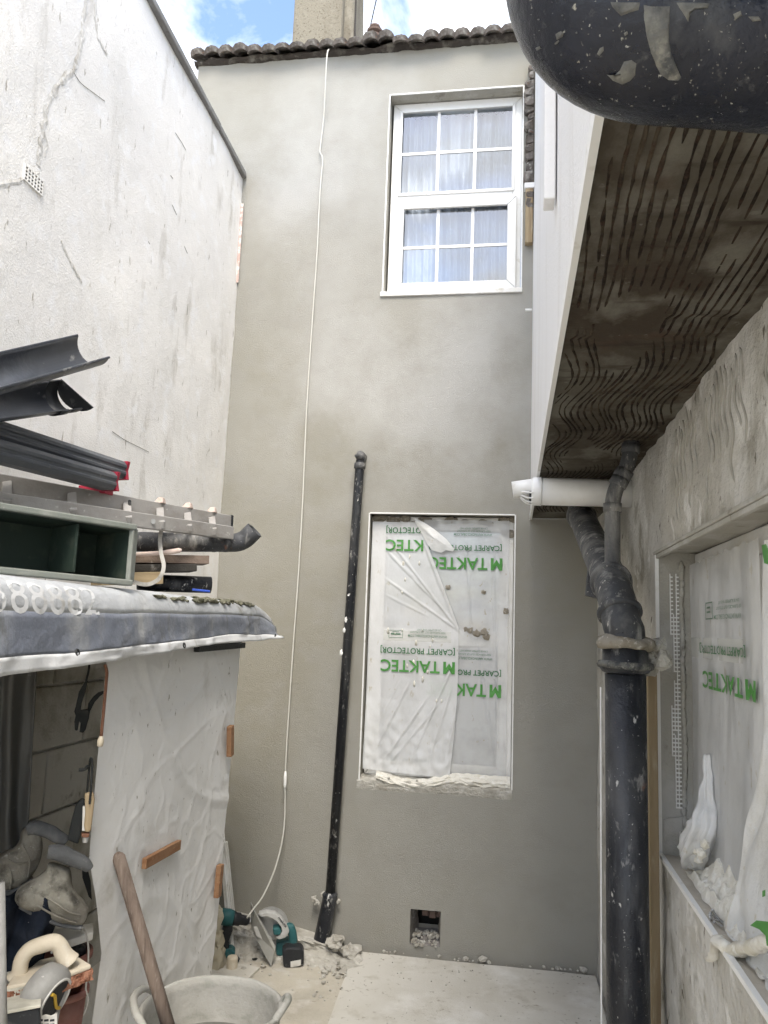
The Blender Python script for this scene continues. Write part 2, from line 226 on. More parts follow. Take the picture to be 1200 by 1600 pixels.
M['film2'] = mat('cloudy_film', (0.88, 0.885, 0.88), 0.28, [(5, (0.74, 0.745, 0.73), 0.46, 0.7), (30, (0.66, 0.61, 0.50), 0.64, 0.70, (1, 1, .45), 5)], [(5, 0.7, (1.3, 1.3, .5), 6), (18, 0.4, (1, 1, .5), 5)], spec=0.6, alpha=0.60)
M['film'] = mat('milky_film', (0.88, 0.89, 0.89), 0.28, [(5, (0.66, 0.67, 0.66), 0.46, 0.7), (38, (0.66, 0.60, 0.47), 0.685, 0.715, (1, 1, .45), 3)], [(5, 0.5, (1.3, 1.3, .6), 5), (18, 0.3, (1, 1, .5), 4)], spec=0.6, alpha=0.42)
M['filmthick'] = mat('bunched_film', (0.80, 0.805, 0.79), 0.3, [(7, (0.70, 0.69, 0.64), 0.5, 0.72), (24, (0.60, 0.54, 0.41), 0.64, 0.74)], [(9, 0.8, (1, 1, .6), 6), (30, 0.5)], spec=0.55, alpha=0.78)
M['crumple'] = mat('plaster_caked_film', (0.74, 0.715, 0.64), 0.55, [(14, (0.62, 0.585, 0.48), 0.5, 0.66), (40, (0.83, 0.82, 0.77), 0.56, 0.7)], [(22, 1.0), (70, 0.6)])
M['green'] = mat('green_print', (0.075, 0.27, 0.055), 0.45, [(30, (0.11, 0.33, 0.085), 0.5, 0.7)])
M['darkgreen'] = mat('dark_green_print', (0.035, 0.15, 0.05), 0.45)
M['smallprint'] = mat('small_green_print', (0.10, 0.19, 0.12), 0.45)
M['cream_band'] = mat('pale_band', (0.80, 0.80, 0.74), 0.5, alpha=0.45)
M['netcurtain'] = mat('net_curtain', (0.80, 0.84, 0.90), 0.9, [(3, (0.70, 0.755, 0.84), 0.45, 0.7)], [(200, 0.2)], transl=0.3)
M['sky_tone_backing'] = mat('pale_sky_tone', (0.50, 0.535, 0.56), 0.8, [(3, (0.42, 0.455, 0.48), 0.45, 0.7)])  # pale grey stands in for sky reflected in the panes
M['room'] = mat('dim_room', (0.12, 0.125, 0.13), 0.9)
M['glass'] = glass_mat('window_glass', (0.90, 0.94, 0.97), 1.0, 0.22)
M['void'] = mat('deep_cavity', (0.03, 0.03, 0.028), 0.95)
M['cavity'] = mat('broken_masonry', (0.26, 0.245, 0.23), 0.95, [(20, (0.15, 0.135, 0.125), 0.5, 0.66), (40, (0.40, 0.36, 0.32), 0.58, 0.7)], [(40, 0.9)])
M['terracottatile'] = mat('terracotta_pot', (0.13, 0.09, 0.075), 0.85, [(20, (0.12, 0.085, 0.07), 0.5, 0.7)], [(40, 0.4)])
M['pinktape'] = mat('faded_pink_paint', (0.58, 0.42, 0.37), 0.9, [(30, (0.76, 0.72, 0.67), 0.46, 0.58)])
M['crack'] = mat('patched_crack', (0.66, 0.64, 0.59), 0.95, [(16, (0.50, 0.47, 0.415), 0.50, 0.62, (1, 2, .5), 9), (30, (0.78, 0.765, 0.73), 0.50, 0.60, None, 8)], [(30, 0.6)], spec=0.1)
M['chipmat'] = mat('chipped_paint', (0.30, 0.28, 0.24), 0.95, [(40, (0.16, 0.145, 0.12), 0.5, 0.66)])
M['hole'] = mat('dark_opening', (0.05, 0.045, 0.04), 0.95)

# ------------------------------------------------------------------ mesh helpers
class MB:
    def __init__(s): s.v = []; s.f = []; s.mi = []; s.cur = 0
    def quad(s, a, b, c, d): n = len(s.v); s.v += [Vector(a), Vector(b), Vector(c), Vector(d)]; s.f.append((n, n+1, n+2, n+3)); s.mi.append(s.cur)
    def raw(s, vs, fs):
        n = len(s.v); s.v += [Vector(v) for v in vs]
        for f in fs: s.f.append(tuple(i+n for i in f)); s.mi.append(s.cur)
    def hexa(s, b, t):      # bottom ring of 4, top ring of 4
        s.raw(list(b)+list(t), [(3, 2, 1, 0), (4, 5, 6, 7), (0, 1, 5, 4), (1, 2, 6, 5), (2, 3, 7, 6), (3, 0, 4, 7)])
    def box(s, x0, x1, y0, y1, z0, z1):
        s.hexa([(x0, y0, z0), (x1, y0, z0), (x1, y1, z0), (x0, y1, z0)], [(x0, y0, z1), (x1, y0, z1), (x1, y1, z1), (x0, y1, z1)])
    def bar(s, a, b, wd, ht, up=(0, 0, 1)):
        a, b = Vector(a), Vector(b); d = (b-a).normalized(); u = Vector(up); r = d.cross(u).normalized(); u = r.cross(d)
        r *= wd/2; u *= ht/2
        s.hexa([a-r-u, a+r-u, a+r+u, a-r+u], [b-r-u, b+r-u, b+r+u, b-r+u])
    def prism(s, pts, off):     # polygon extruded along vector off
        n = len(pts); off = Vector(off); pts = [Vector(p) for p in pts]
        s.raw(pts+[p+off for p in pts], [tuple(range(n)), tuple(range(2*n-1, n-1, -1))]+[(i, i+n, (i+1) % n+n, (i+1) % n) for i in range(n)])
    def tube(s, path, r, n=16, caps=True):
        path = [Vector(p) for p in path]; rs = r if isinstance(r, (list, tuple)) else [r]*len(path)
        rings = []; nrm = None
        for i, p in enumerate(path):
            d = (path[min(i+1, len(path)-1)]-path[max(i-1, 0)]).normalized()
            if nrm is None:
                a = Vector((0, 0, 1)) if abs(d.z) < 0.9 else Vector((1, 0, 0)); nrm = d.cross(a).normalized()
            else:
                nrm = (nrm-d*nrm.dot(d)).normalized()
            bn = d.cross(nrm)
            rings.append([p+(nrm*math.cos(2*math.pi*k/n)+bn*math.sin(2*math.pi*k/n))*rs[i] for k in range(n)])
        vs = [v for rg in rings for v in rg]; fs = []
        for i in range(len(path)-1):
            for k in range(n): fs.append((i*n+k, i*n+(k+1) % n, (i+1)*n+(k+1) % n, (i+1)*n+k))
        if caps: fs.append(tuple(range(n-1, -1, -1))); fs.append(tuple((len(path)-1)*n+k for k in range(n)))
        s.raw(vs, fs)
    def lathe(s, prof, c, axis=(0, 0, 1), n=32):
        ax = Vector(axis).normalized(); q = Vector((0, 0, 1)).rotation_difference(ax); c = Vector(c); vs = []; fs = []
        for (r, z) in prof:
            for k in range(n):
                a = 2*math.pi*k/n; vs.append(c+q @ Vector((r*math.cos(a), r*math.sin(a), z)))
        for i in range(len(prof)-1):
            for k in range(n): fs.append((i*n+k, i*n+(k+1) % n, (i+1)*n+(k+1) % n, (i+1)*n+k))
        s.raw(vs, fs)
    def grid(s, fn, nu, nv):
        vs = [fn(i/nu, j/nv) for j in range(nv+1) for i in range(nu+1)]
        s.raw(vs, [(j*(nu+1)+i, j*(nu+1)+i+1, (j+1)*(nu+1)+i+1, (j+1)*(nu+1)+i) for j in range(nv) for i in range(nu)])
    def lump(s, c, r, seed=0, amp=0.35, sub=2, squash=(1, 1, 1)):
        bm = bmesh.new(); bmesh.ops.create_icosphere(bm, subdivisions=sub, radius=1)
        vs = []
        for v in bm.verts:
            k = 1+amp*noise.noise(v.co*1.7+Vector((seed*7.3, seed*3.1, seed)))
            vs.append(Vector(c)+Vector((v.co.x*squash[0], v.co.y*squash[1], v.co.z*squash[2]))*r*k)
        s.raw(vs, [tuple(v.index for v in f.verts) for f in bm.faces]); bm.free()
    def build(s, name, material, parent=None, smooth=False, bevel=0, solid=0, subd=0):
        me = bpy.data.meshes.new(name); me.from_pydata(s.v, [], s.f)
        for mm in (material if isinstance(material, (list, tuple)) else [material]): me.materials.append(mm)
        if any(s.mi): me.polygons.foreach_set('material_index', s.mi)
        bm = bmesh.new(); bm.from_mesh(me); bmesh.ops.recalc_face_normals(bm, faces=bm.faces); bm.to_mesh(me); bm.free()
        if smooth:
            for p in me.polygons: p.use_smooth = True
        o = bpy.data.objects.new(name, me); COL.objects.link(o)
        if parent is not None:
            o.parent = parent; o.matrix_parent_inverse = parent_world(parent).inverted()
        if solid: md = o.modifiers.new('solid', 'SOLIDIFY'); md.thickness = solid; md.offset = 0
        if bevel: md = o.modifiers.new('bevel', 'BEVEL'); md.width = bevel; md.segments = 2; md.limit_method = 'ANGLE'; md.angle_limit = rad(40)
        if subd: md = o.modifiers.new('sub', 'SUBSURF'); md.levels = subd; md.render_levels = subd
        return o
_pw = {}
def parent_world(o):
    if o.name in _pw: return _pw[o.name]
    return Matrix.Identity(4)
def tag(o, label, cat, group=None, kind=None):
    if label: o['label'] = label
    if cat: o['category'] = cat
    if group: o['group'] = group
    if kind: o['kind'] = kind
    return o
def thing(name, loc, label, cat, group=None):
    o = bpy.data.objects.new(name, None); COL.objects.link(o); o.location = Vector(loc); o.empty_display_size = 0.1
    _pw[o.name] = Matrix.Translation(Vector(loc))
    return tag(o, label, cat, group)
def smooth_path(pts, sub=6):
    pts = [Vector(p) for p in pts]; out_ = []
    for i in range(len(pts)-1):
        p0 = pts[max(i-1, 0)]; p1 = pts[i]; p2 = pts[i+1]; p3 = pts[min(i+2, len(pts)-1)]
        for k in range(sub):
            t = k/sub
            out_.append(0.5*((2*p1)+(p2-p0)*t+(2*p0-5*p1+4*p2-p3)*t*t+(3*p1-p0-3*p2+p3)*t*t*t))
    out_.append(pts[-1]); return out_
def bent_path(pts, rad_, seg=7):
    """straight runs with rounded corners of radius rad_"""
    pts = [Vector(p) for p in pts]; res = [pts[0]]
    for i in range(1, len(pts)-1):
        a = (pts[i-1]-pts[i]); b = (pts[i+1]-pts[i]); rr = min(rad_, a.length*0.49, b.length*0.49)
        a = pts[i]+a.normalized()*rr; b = pts[i]+b.normalized()*rr
        for k in range(seg+1):
            t = k/seg; res.append(a*(1-t)**2+pts[i]*2*t*(1-t)+b*t*t)
    res.append(pts[-1]); return res
def nz3(p, s=1.0, seed=0.0): return noise.noise(Vector(p)*s+Vector((seed, seed*1.3, seed*0.7)))
def text_geo(string, size, bold=0.0):
    """flat glyph outlines as vertices and faces; x along the line from 0, y up from the base line"""
    cu = bpy.data.curves.new('glyphs', 'FONT'); cu.body = string; cu.size = size; cu.offset = bold; cu.resolution_u = 3; cu.fill_mode = 'FRONT'
    ob = bpy.data.objects.new('glyphs', cu); COL.objects.link(ob)
    dg = bpy.context.evaluated_depsgraph_get(); me = ob.evaluated_get(dg).to_mesh()
    vs = [v.co.copy() for v in me.vertices]; fs = [tuple(p.vertices) for p in me.polygons]
    ob.evaluated_get(dg).to_mesh_clear(); bpy.data.objects.remove(ob); bpy.data.curves.remove(cu)
    return vs, fs
def dense(vs, fs, cuts=2):
    bm = bmesh.new(); bv = [bm.verts.new(v) for v in vs]
    for f in fs:
        try: bm.faces.new([bv[i] for i in f])
        except ValueError: pass
    bmesh.ops.triangulate(bm, faces=bm.faces)
    for c in range(cuts):
        ed = [e for e in bm.edges if e.calc_length() > .12]
        if not ed: break
        bmesh.ops.subdivide_edges(bm, edges=ed, cuts=1); bmesh.ops.triangulate(bm, faces=bm.faces)
    bm.verts.index_update(); v2 = [v.co.copy() for v in bm.verts]; f2 = [tuple(v.index for v in f.verts) for f in bm.faces]; bm.free(); return v2, f2
def fit_text(string, width, height, bold=0.0, fine=0):
    vs, fs = text_geo(string, 1.0, bold)
    if fine: vs, fs = dense(vs, fs, fine)
    x0 = min(v.x for v in vs); x1 = max(v.x for v in vs); y0 = min(v.y for v in vs); y1 = max(v.y for v in vs)
    return [((v.x-x0)/(x1-x0)*width, (v.y-y0)/(y1-y0)*height) for v in vs], fs

D = 4.24            # the rear wall's face
XL = -1.61          # the left wall's face
XR = 0.43           # the right wall's face
ZS = 2.194          # underside of the overhang
XO = 0.09           # the overhang's left face
#@@STRUCT
# ------------------------------------------------------------------ ground
g = MB(); g.quad((-40, -40, -0.03), (40, -40, -0.03), (40, 40, -0.03), (-40, 40, -0.03))
tag(g.build('ground', M['ground']), None, None, kind='structure')
sl = [onz(553, 1486, 0.0), onz(930, 1524, 0.0), onz(949, 1600, 0.0), onz(512, 1600, 0.0)]
sl[2] = sl[1]+(sl[2]-sl[1])*3.2; sl[3] = sl[0]+(sl[3]-sl[0])*2.2
g = MB()
def slabpt(u, v, z):
    a = sl[0].lerp(sl[1], u); b = sl[3].lerp(sl[2], u); p = a.lerp(b, v)
    e = 0.006*nz3((u*9, v*9, 0), 1, 3)
    if u in (0, 1) or v in (0, 1): p += Vector((e, e, 0))
    return Vector((p.x, p.y, z+0.002*nz3(p, 4, 5)))
g.grid(lambda u, v: slabpt(u, v, 0.0), 30, 30)
n = 30
ring = [(i/n, 0) for i in range(n)]+[(1, i/n) for i in range(n)]+[(1-i/n, 1) for i in range(n)]+[(0, 1-i/n) for i in range(n)]
for i in range(len(ring)):
    a = slabpt(*ring[i], 0.0); b = slabpt(*ring[(i+1) % len(ring)], 0.0)
    g.quad(a, b, (b.x, b.y, -0.034), (a.x, a.y, -0.034))
tag(g.build('concrete_slab', M['slab']), 'large pale concrete slab lying on the ground against the rear wall', 'slab')

# crumbled mortar ledge along the foot of the wall, left of the slab
g = MB()
def bank(u, v):
    x = XL-0.02+u*(0.86); h = 0.175*(1-u)**0.55*(1 if u < .93 else (1-u)/.07)
    prof = [(0.02, 1.0), (0.05, 1.0), (0.105, 0.93), (0.125, 0.72), (0.15, 0.42), (0.20, 0.16), (0.26, -0.12)]
    k = min(int(v*6), 5); t = v*6-k; yo = prof[k][0]*(1-t)+prof[k+1][0]*t; hh = prof[k][1]*(1-t)+prof[k+1][1]*t
    r = 0.035*nz3((x*9, v*4, 0), 1, 2)+0.02*nz3((x*30, v*14, 0), 1, 8)
    return Vector((x, D+0.03-yo-r*(v > 0.2), -0.03+max(h*hh, -0.012)+r*0.5*(0.15+0.85*(v > 0.3))*(h/0.17+0.1)))
g.grid(bank, 90, 26)
tag(g.build('mortar_bank', M['rubble'], smooth=False), 'crumbled grey mortar ledge at the foot of the rear wall', 'mortar ledge')
g = MB()
for i in range(150):
    c = rnd.random()
    if c < 0.45: x = rnd.uniform(XL, -0.7); y = D-0.14-abs(rnd.gauss(0, 0.13))
    elif c < 0.75: x = rnd.uniform(-0.85, -0.72); y = rnd.uniform(3.7, 4.2)
    else: x = rnd.uniform(-0.75, 0.4); y = D-0.02-abs(rnd.gauss(0, 0.012))
    r = abs(rnd.gauss(0.004, 0.006))+0.003
    g.lump((x, y, -0.03+r*0.5 if x < -0.74 else 0.002+r*0.4), r, i, 0.6, 1, (1, 1, .7))
for i in range(90):
    u, v = rnd.random(), rnd.random()**1.6; p = slabpt(u*.96+.02, v*.6+.01, 0); r = rnd.uniform(.0012, .0045); g.lump((p.x, p.y, .002+r*.3), r, i, .5, 1, (1, 1, .6))
tag(g.build('rubble', M['rubble']), 'small loose crumbs of mortar on the ground by the wall foot', 'rubble', kind='stuff')
g = MB()
pts = [ony(526, 1455, 4.17), ony(548, 1470, 4.14), ony(556, 1500, 4.1), ony(550, 1528, 4.02), ony(540, 1505, 4.05), ony(528, 1480, 4.1)]
for i, p in enumerate(pts[:5]): g.lump((p.x, p.y, max(p.z-0.05, -0.02)), 0.045, i, 0.7, 3, (1, 1.3, .6))
tag(g.build('mortar_lump', M['rubble']), 'trowelled lump of mortar between the thin black pipe and the slab', 'mortar')

# ------------------------------------------------------------------ rear house
house = thing('rear_house', (-0.7, D+0.2, 0), 'grey rendered two-storey house wall with tiled eaves facing the yard', 'house')
UW = (-0.746, 0.028, 3.468, 4.692)      # upper window opening x0 x1 z0 z1
LW = (-0.770, 0.012, 0.812, 2.212)
VH = (-0.482, -0.330, 0.040, 0.206)
WX0, WX1, WZ0, WZ1 = -1.95, 2.2, -0.06, 5.0
def cuts(a, b, req, step):
    req = sorted(set([a, b]+[r for r in req if a < r < b])); o = []
    for i in range(len(req)-1):
        n = max(1, round((req[i+1]-req[i])/step)); o += [req[i]+(req[i+1]-req[i])*k/n for k in range(n)]
    return o+[b]
def wall_y(x, z):
    k = 1.0
    for (a, b, c, d) in (UW, LW, VH):
        dx = max(a-x, 0, x-b); dz = max(c-z, 0, z-d); k = min(k, max(0, (math.hypot(dx, dz)-0.005)/0.1))
    return D+k*(0.006*nz3((x, z, 0), 2.2, 1)+0.003*nz3((x, z, 3), 7, 4))
xs = cuts(WX0, WX1, [UW[0], UW[1], LW[0], LW[1], VH[0], VH[1]], 0.07)
zs = cuts(WZ0, WZ1, [UW[2], UW[3], LW[2], LW[3], VH[2], VH[3]], 0.07)
g = MB(); vid = {}; vs = []; fs = []
def V(i, j):
    if (i, j) not in vid: vid[(i, j)] = len(vs); vs.append((xs[i], wall_y(xs[i], zs[j]), zs[j]))
    return vid[(i, j)]
for i in range(len(xs)-1):
    for j in range(len(zs)-1):
        cx, cz = (xs[i]+xs[i+1])/2, (zs[j]+zs[j+1])/2
        if any(a < cx < b and c < cz < d for (a, b, c, d) in (UW, LW, VH)): continue
        fs.append((V(i, j), V(i+1, j), V(i+1, j+1), V(i, j+1)))
g.raw(vs, fs)
g.quad((WX0, D, WZ0), (WX0, D, WZ1), (WX0, D+6, WZ1), (WX0, D+6, WZ0)); g.quad((WX1, D, WZ0), (WX1, D, WZ1), (WX1, D+6, WZ1), (WX1, D+6, WZ0))
g.quad((WX0, D+6, WZ0), (WX1, D+6, WZ0), (WX1, D+6, WZ1), (WX0, D+6, WZ1))
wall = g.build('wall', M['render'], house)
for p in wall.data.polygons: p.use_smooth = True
def reveals(op, dep, nm):
    a, b, c, d = op; g = MB()
    g.quad((a, D, c), (a, D+dep, c), (a, D+dep, d), (a, D, d)); g.quad((b, D, c), (b, D, d), (b, D+dep, d), (b, D+dep, c))
    g.quad((a, D, d), (a, D+dep, d), (b, D+dep, d), (b, D, d)); g.quad((a, D, c), (b, D, c), (b, D+dep, c), (a, D+dep, c))
    return g.build(nm, M['reveal'], house)
reveals(UW, 0.3, 'reveal'); reveals(LW, 0.3, 'reveal')
def edge_bead(op, skip=''):
    a, b, c, d = op; g = MB(); t = 0.0035; e = 0.004
    if 'l' not in skip: g.box(a-t, a+t, D-e, D+0.004, c, d)
    if 'r' not in skip: g.box(b-t, b+t, D-e, D+0.004, c, d)
    if 't' not in skip: g.box(a+t, b-t, D-e, D+0.004, d-t, d+t)
    return g.build('corner_bead', M['bead'], house)
edge_bead(UW); edge_bead(LW)

def ring(g, x0, x1, z0, z1, w, y0, y1):
    o = [(x0, z0), (x1, z0), (x1, z1), (x0, z1)]; i = [(x0+w, z0+w), (x1-w, z0+w), (x1-w, z1-w), (x0+w, z1-w)]; e = 0.0006
    for k in range(4):
        n = (k+1) % 4; d = Vector((o[n][0]-o[k][0], o[n][1]-o[k][1])).normalized()*e
        a = Vector(o[k])+d; b = Vector(o[n])-d; c = Vector(i[n])-d; q = Vector(i[k])+d
        g.hexa([(a.x, y0, a.y), (b.x, y0, b.y), (c.x, y0, c.y), (q.x, y0, q.y)], [(a.x, y1, a.y), (b.x, y1, b.y), (c.x, y1, c.y), (q.x, y1, q.y)])
# --- upper window
win = bpy.data.objects.new('upper_window', None); COL.objects.link(win); win.parent = house
win.matrix_parent_inverse = parent_world(house).inverted(); win['label'] = 'white plastic upstairs window with small panes and net curtain'
a, b, c, d = UW; fy = D+0.085
g = MB(); ring(g, a+.012, b-.004, c+.004, d-.004, 0.05, fy, fy+.06)
zt = 4.075
g.box(a+.06, b-.054, fy+.001, fy+.06, zt-0.028, zt+0.03)
g.build('frame', M['pvc'], win, bevel=0.004)
g = MB(); ring(g, a+.045, b-.030, c+.034, zt-.016, 0.052, fy-.022, fy-.002); g.build('sash', M['pvc'], win, bevel=0.005)
g = MB(); ring(g, a+.052, b-.044, zt+.024, d-.046, 0.018, fy-.008, fy-.0015); g.build('glazing_bead', M['pvc'], win, bevel=0.003)
g = MB(); g.box(a-.012, b+.006, D-.012, fy+.02, c-.022, c+.006); g.build('sill', M['pvcdirty'], win, bevel=0.004)
def panes(x0, x1, z0, z1, y, bw):
    for i in range(3):
        for j in range(2):
            g = MB(); w_ = (x1-x0)/3; h_ = (z1-z0)/2
            xa = x0+w_*i+(bw/2 if i else 0); xb = x0+w_*(i+1)-(bw/2 if i < 2 else 0); za = z0+h_*j+(bw/2 if j else 0); zb = z0+h_*(j+1)-(bw/2 if j < 1 else 0)
            ty = 0.0012*(rnd.random()-.5); g.quad((xa, y+ty, za), (xb, y-ty, za), (xb, y-ty, zb), (xa, y+ty, zb)); g.build('pane', M['glass'], win)
    g = MB()
    for i in (1, 2): g.box(x0+(x1-x0)*i/3-bw/2, x0+(x1-x0)*i/3+bw/2, y-.006, y+.006, z0, z1)
    z = (z0+z1)/2
    for i in range(3): g.box(x0+(x1-x0)*i/3+(bw/2 if i else 0), x0+(x1-x0)*(i+1)/3-(bw/2 if i < 2 else 0), y-.005, y+.005, z-bw/2, z+bw/2)
    g.build('glazing_bars', M['pvc'], win)
panes(a+.068, b-.060, zt+.040, d-.060, fy+.018, 0.017)
panes(a+.095, b-.080, c+.084, zt-.066, fy+.012, 0.017)
g = MB()
def cur(u, v):
    x = a+.03+u*(b-a-.06); z = c+.06+v*(d-c-.09)
    f = math.sin(u*95+2.0*nz3((u*6, v*1.3, 0), 1, 2)+5*nz3((u*2.4, 0, 0)))*0.012+0.012*math.sin(u*38+3*nz3((u*3, v, 0)))
    bow = 0.05*(1-v)*math.sin(u*7)*(1 if v < .5 else .6)
    return Vector((x+bow*0.4, D+0.185+f+bow*0.15, z))
g.grid(cur, 220, 14); g.build('net_curtain', M['netcurtain'], win, smooth=True)
g = MB(); g.box(a+.01, b-.01, D+.15, D+1.2, c+.005, d-.005)
g.f = [f for k, f in enumerate(g.f) if k != 2]; g.mi = g.mi[:-1]
g.build('room', M['room'], win)
# --- lower window
win2 = bpy.data.objects.new('lower_window', None); COL.objects.link(win2); win2.parent = house
win2.matrix_parent_inverse = parent_world(house).inverted(); win2['label'] = 'plaster-splashed white ground floor window behind clear protective film'
a, b, c, d = LW; fy2 = D+0.075; zt2 = ony(690, 997, fy2).z
g = MB(); ring(g, a+.010, b-.006, c+.02, d-.006, 0.075, fy2, fy2+.06); g.box(a+.085, b-.081, fy2+.001, fy2+.06, zt2-0.04, zt2+0.045)
g.build('frame', M['pvcdirty'], win2, bevel=0.005)
for (z0, z1) in ((c+.095, zt2-.04), (zt2+.045, d-.081)):
    g = MB(); g.quad((a+.085, fy2+.03, z0), (b-.081, fy2+.03, z0), (b-.081, fy2+.03, z1), (a+.085, fy2+.03, z1)); g.build('pane', M['glass'], win2)
g = MB(); g.grid(lambda u, v: Vector((a+.05+u*(b-a-.1), D+.16+.006*math.sin(u*60+4*nz3((u*5, v, 0))), c+.03+v*(d-c-.06))), 80, 4); g.build('sky_tone_backing', M['sky_tone_backing'], win2, smooth=True)  # added backing, not a real blind; reflected sky is put into its colour
g = MB(); g.box(a+.01, b-.01, D+.17, D+.9, c+.005, d-.005); g.f = [f for k, f in enumerate(g.f) if k != 2]; g.mi = g.mi[:-1]; g.build('room', M['room'], win2)
g = MB()
def sillf(u, v):
    x = a-.012+u*(b-a+.014); pr = [(0.002, -0.05), (-0.004, -0.03), (-0.006, -0.006), (0.004, 0.006), (0.04, 0.012), (0.09, 0.022)]
    k = min(int(v*5), 4); t = v*5-k; y = pr[k][0]*(1-t)+pr[k+1][0]*t; z = pr[k][1]*(1-t)+pr[k+1][1]*t
    r = 0.010*nz3((x*9, v*3, 0), 1, 1)+0.006*nz3((x*34, v*9, 0), 1, 6)
    return Vector((x, D+y-r*.55, c+z+r*1.2))
g.grid(sillf, 90, 16)
for i in range(26): x = rnd.uniform(a, b); g.lump((x, D+rnd.uniform(0, .05), c+.014), rnd.uniform(.004, .013), i, .6, 1)
g.build('sill', M['rubble'], win2)
g = MB()
for i in range(24):
    u = rnd.random(); x = a+u*(b-a); z = d-abs(rnd.gauss(0, .03)); g.lump((x, fy2-.006, z-.012), rnd.uniform(.008, .03), i+40, .5, 2, (1.4, .25, .8))
tag(g.build('mortar_smears', M['mortarring'], win2), None, None, kind='stuff')
# --- broken air vent hole
g = MB(); a, b, c, d = VH; NN = 16
def hole_wall(dep0, dep1, seed, shrink):
    import itertools
    per = [(a+(b-a)*i/NN, c) for i in range(NN)]+[(b, c+(d-c)*i/NN) for i in range(NN)]+[(b-(b-a)*i/NN, d) for i in range(NN)]+[(a, d-(d-c)*i/NN) for i in range(NN)]
    cx, cz = (a+b)/2, (c+d)/2; rows = []
    for k in range(6):
        t = k/5; row = []
        for (x, z) in per:
            r = shrink*t+(0.10*nz3((x*14, z*14, t*2), 1, seed)*min(1, t*3) if k else 0)
            row.append(Vector((x+(cx-x)*r, D+dep0+(dep1-dep0)*t, z+(cz-z)*r)))
        rows.append(row)
    vs = [v for r_ in rows for v in r_]; m_ = len(per)
    g.raw(vs, [(k*m_+i, k*m_+(i+1) % m_, (k+1)*m_+(i+1) % m_, (k+1)*m_+i) for k in range(5) for i in range(m_)])
hole_wall(-0.001, 0.16, 3, 0.32)
vent = g.build('vent_hole', M['cavity'], house); vent['label'] = 'square hole knocked through the wall near the ground'
g = MB(); g.quad((a, D+.3, c), (b, D+.3, c), (b, D+.3, d), (a, D+.3, d)); g.build('cavity', M['void'], vent)
for i in range(3):
    g = MB(); x = a+.055+i*.036; g.box(x, x+.033, D+.03, D+.10, d-.048+.012*rnd.random(), d-.012); g.build('brick', M['terracottatile'], vent, bevel=0.004)
g = MB()
for i in range(90):
    x = rnd.uniform(a+.012, b-.005); y = D+rnd.uniform(-.008, .13); g.lump((x, y, c+.004+.012*rnd.random()+(.014 if y > D+.05 else -.006)), rnd.uniform(.004, .012), i, .6, 1)
g.build('broken_mortar', M['rubble'], vent)

# --- roof: tiles in rows, then the chimney behind
roof = bpy.data.objects.new('roof', None); COL.objects.link(roof); roof.parent = house
roof.matrix_parent_inverse = parent_world(house).inverted()
TW = 0.178
def tile_mesh(seed):
    g = MB(); n = 18; L = 0.34; T = 0.026
    def prof(u): return 0.026*abs(math.sin(u*2*math.pi))**0.6*(1 if (u*2) % 1 < 1 else 0)
    def top(u, v): return Vector((u*TW*1.02, v*L, prof(u)+T+0.003*nz3((u*9, v*9, seed))+(-0.006*nz3((u*17, seed, 0)) if v == 0 else 0)+0.012*(1-v)*0.3))
    def bot(u, v): return Vector((u*TW*1.02, v*L+(0.004*nz3((u*14, seed, 4)) if v == 0 else 0), prof(u)*0.8-0.003*nz3((u*9, v*9, seed+3))))
    vs = []; m_ = n+1; rows = 4
    for j in range(rows+1): vs += [top(i/n, j/rows) for i in range(m_)]
    o2 = len(vs)
    for j in range(rows+1): vs += [bot(i/n, j/rows) for i in range(m_)]
    fs = [(j*m_+i, j*m_+i+1, (j+1)*m_+i+1, (j+1)*m_+i) for j in range(rows) for i in range(n)]
    fs += [(o2+j*m_+i+1, o2+j*m_+i, o2+(j+1)*m_+i, o2+(j+1)*m_+i+1) for j in range(rows) for i in range(n)]
    fs += [(i, o2+i, o2+i+1, i+1) for i in range(n)]
    fs += [(j*m_, (j+1)*m_, o2+(j+1)*m_, o2+j*m_) for j in range(rows)]+[(j*m_+n, o2+j*m_+n, o2+(j+1)*m_+n, (j+1)*m_+n) for j in range(rows)]
    g.raw(vs, fs); return g
tmeshes = []
for k in range(4):
    o = tile_mesh(k*3.7).build('roof_tile', M['tile'], roof); tmeshes.append(o.data); bpy.data.objects.remove(o)
pitch = rad(30)
for r_ in range(6):
    for i in range(13):
        o = bpy.data.objects.new('roof_tile', tmeshes[rnd.randrange(4)]); COL.objects.link(o); o.parent = roof
        x = -1.975+i*TW+0.02*(r_ % 2); s = r_*0.27
        zr = 4.975+0.010*math.sin(x*2.2)
        o.location = (x+rnd.uniform(-.004, .004), D-0.07+s*math.cos(pitch)+rnd.uniform(-.018, .018), zr+s*math.sin(pitch)+0.008+rnd.uniform(-.010, .010))
        o.scale = (1, 1, rnd.uniform(.65, 1.1)); o.rotation_euler = (pitch+rnd.uniform(-.02, .02)-0.06, rnd.uniform(-.06, .06), rnd.uniform(-.05, .05))
g = MB()
def eav(u, v):
    x = -1.97+u*2.3; yz = [(0.03, -0.022), (-0.006, -0.018), (-0.022, -0.004), (-0.03, 0.012), (0.02, 0.03)]
    k = min(int(v*4), 3); t = v*4-k; y = yz[k][0]*(1-t)+yz[k+1][0]*t; z = yz[k][1]*(1-t)+yz[k+1][1]*t
    r = 0.012*nz3((x*8, v*2, 0), 1, 3)+0.008*nz3((x*28, v*6, 0), 1, 5)
    return Vector((x, D+y-r, 4.99+z+r))
g.grid(eav, 150, 10); g.build('eaves_mortar', M['darkmortar'], roof)
g = MB(); zr = 4.99
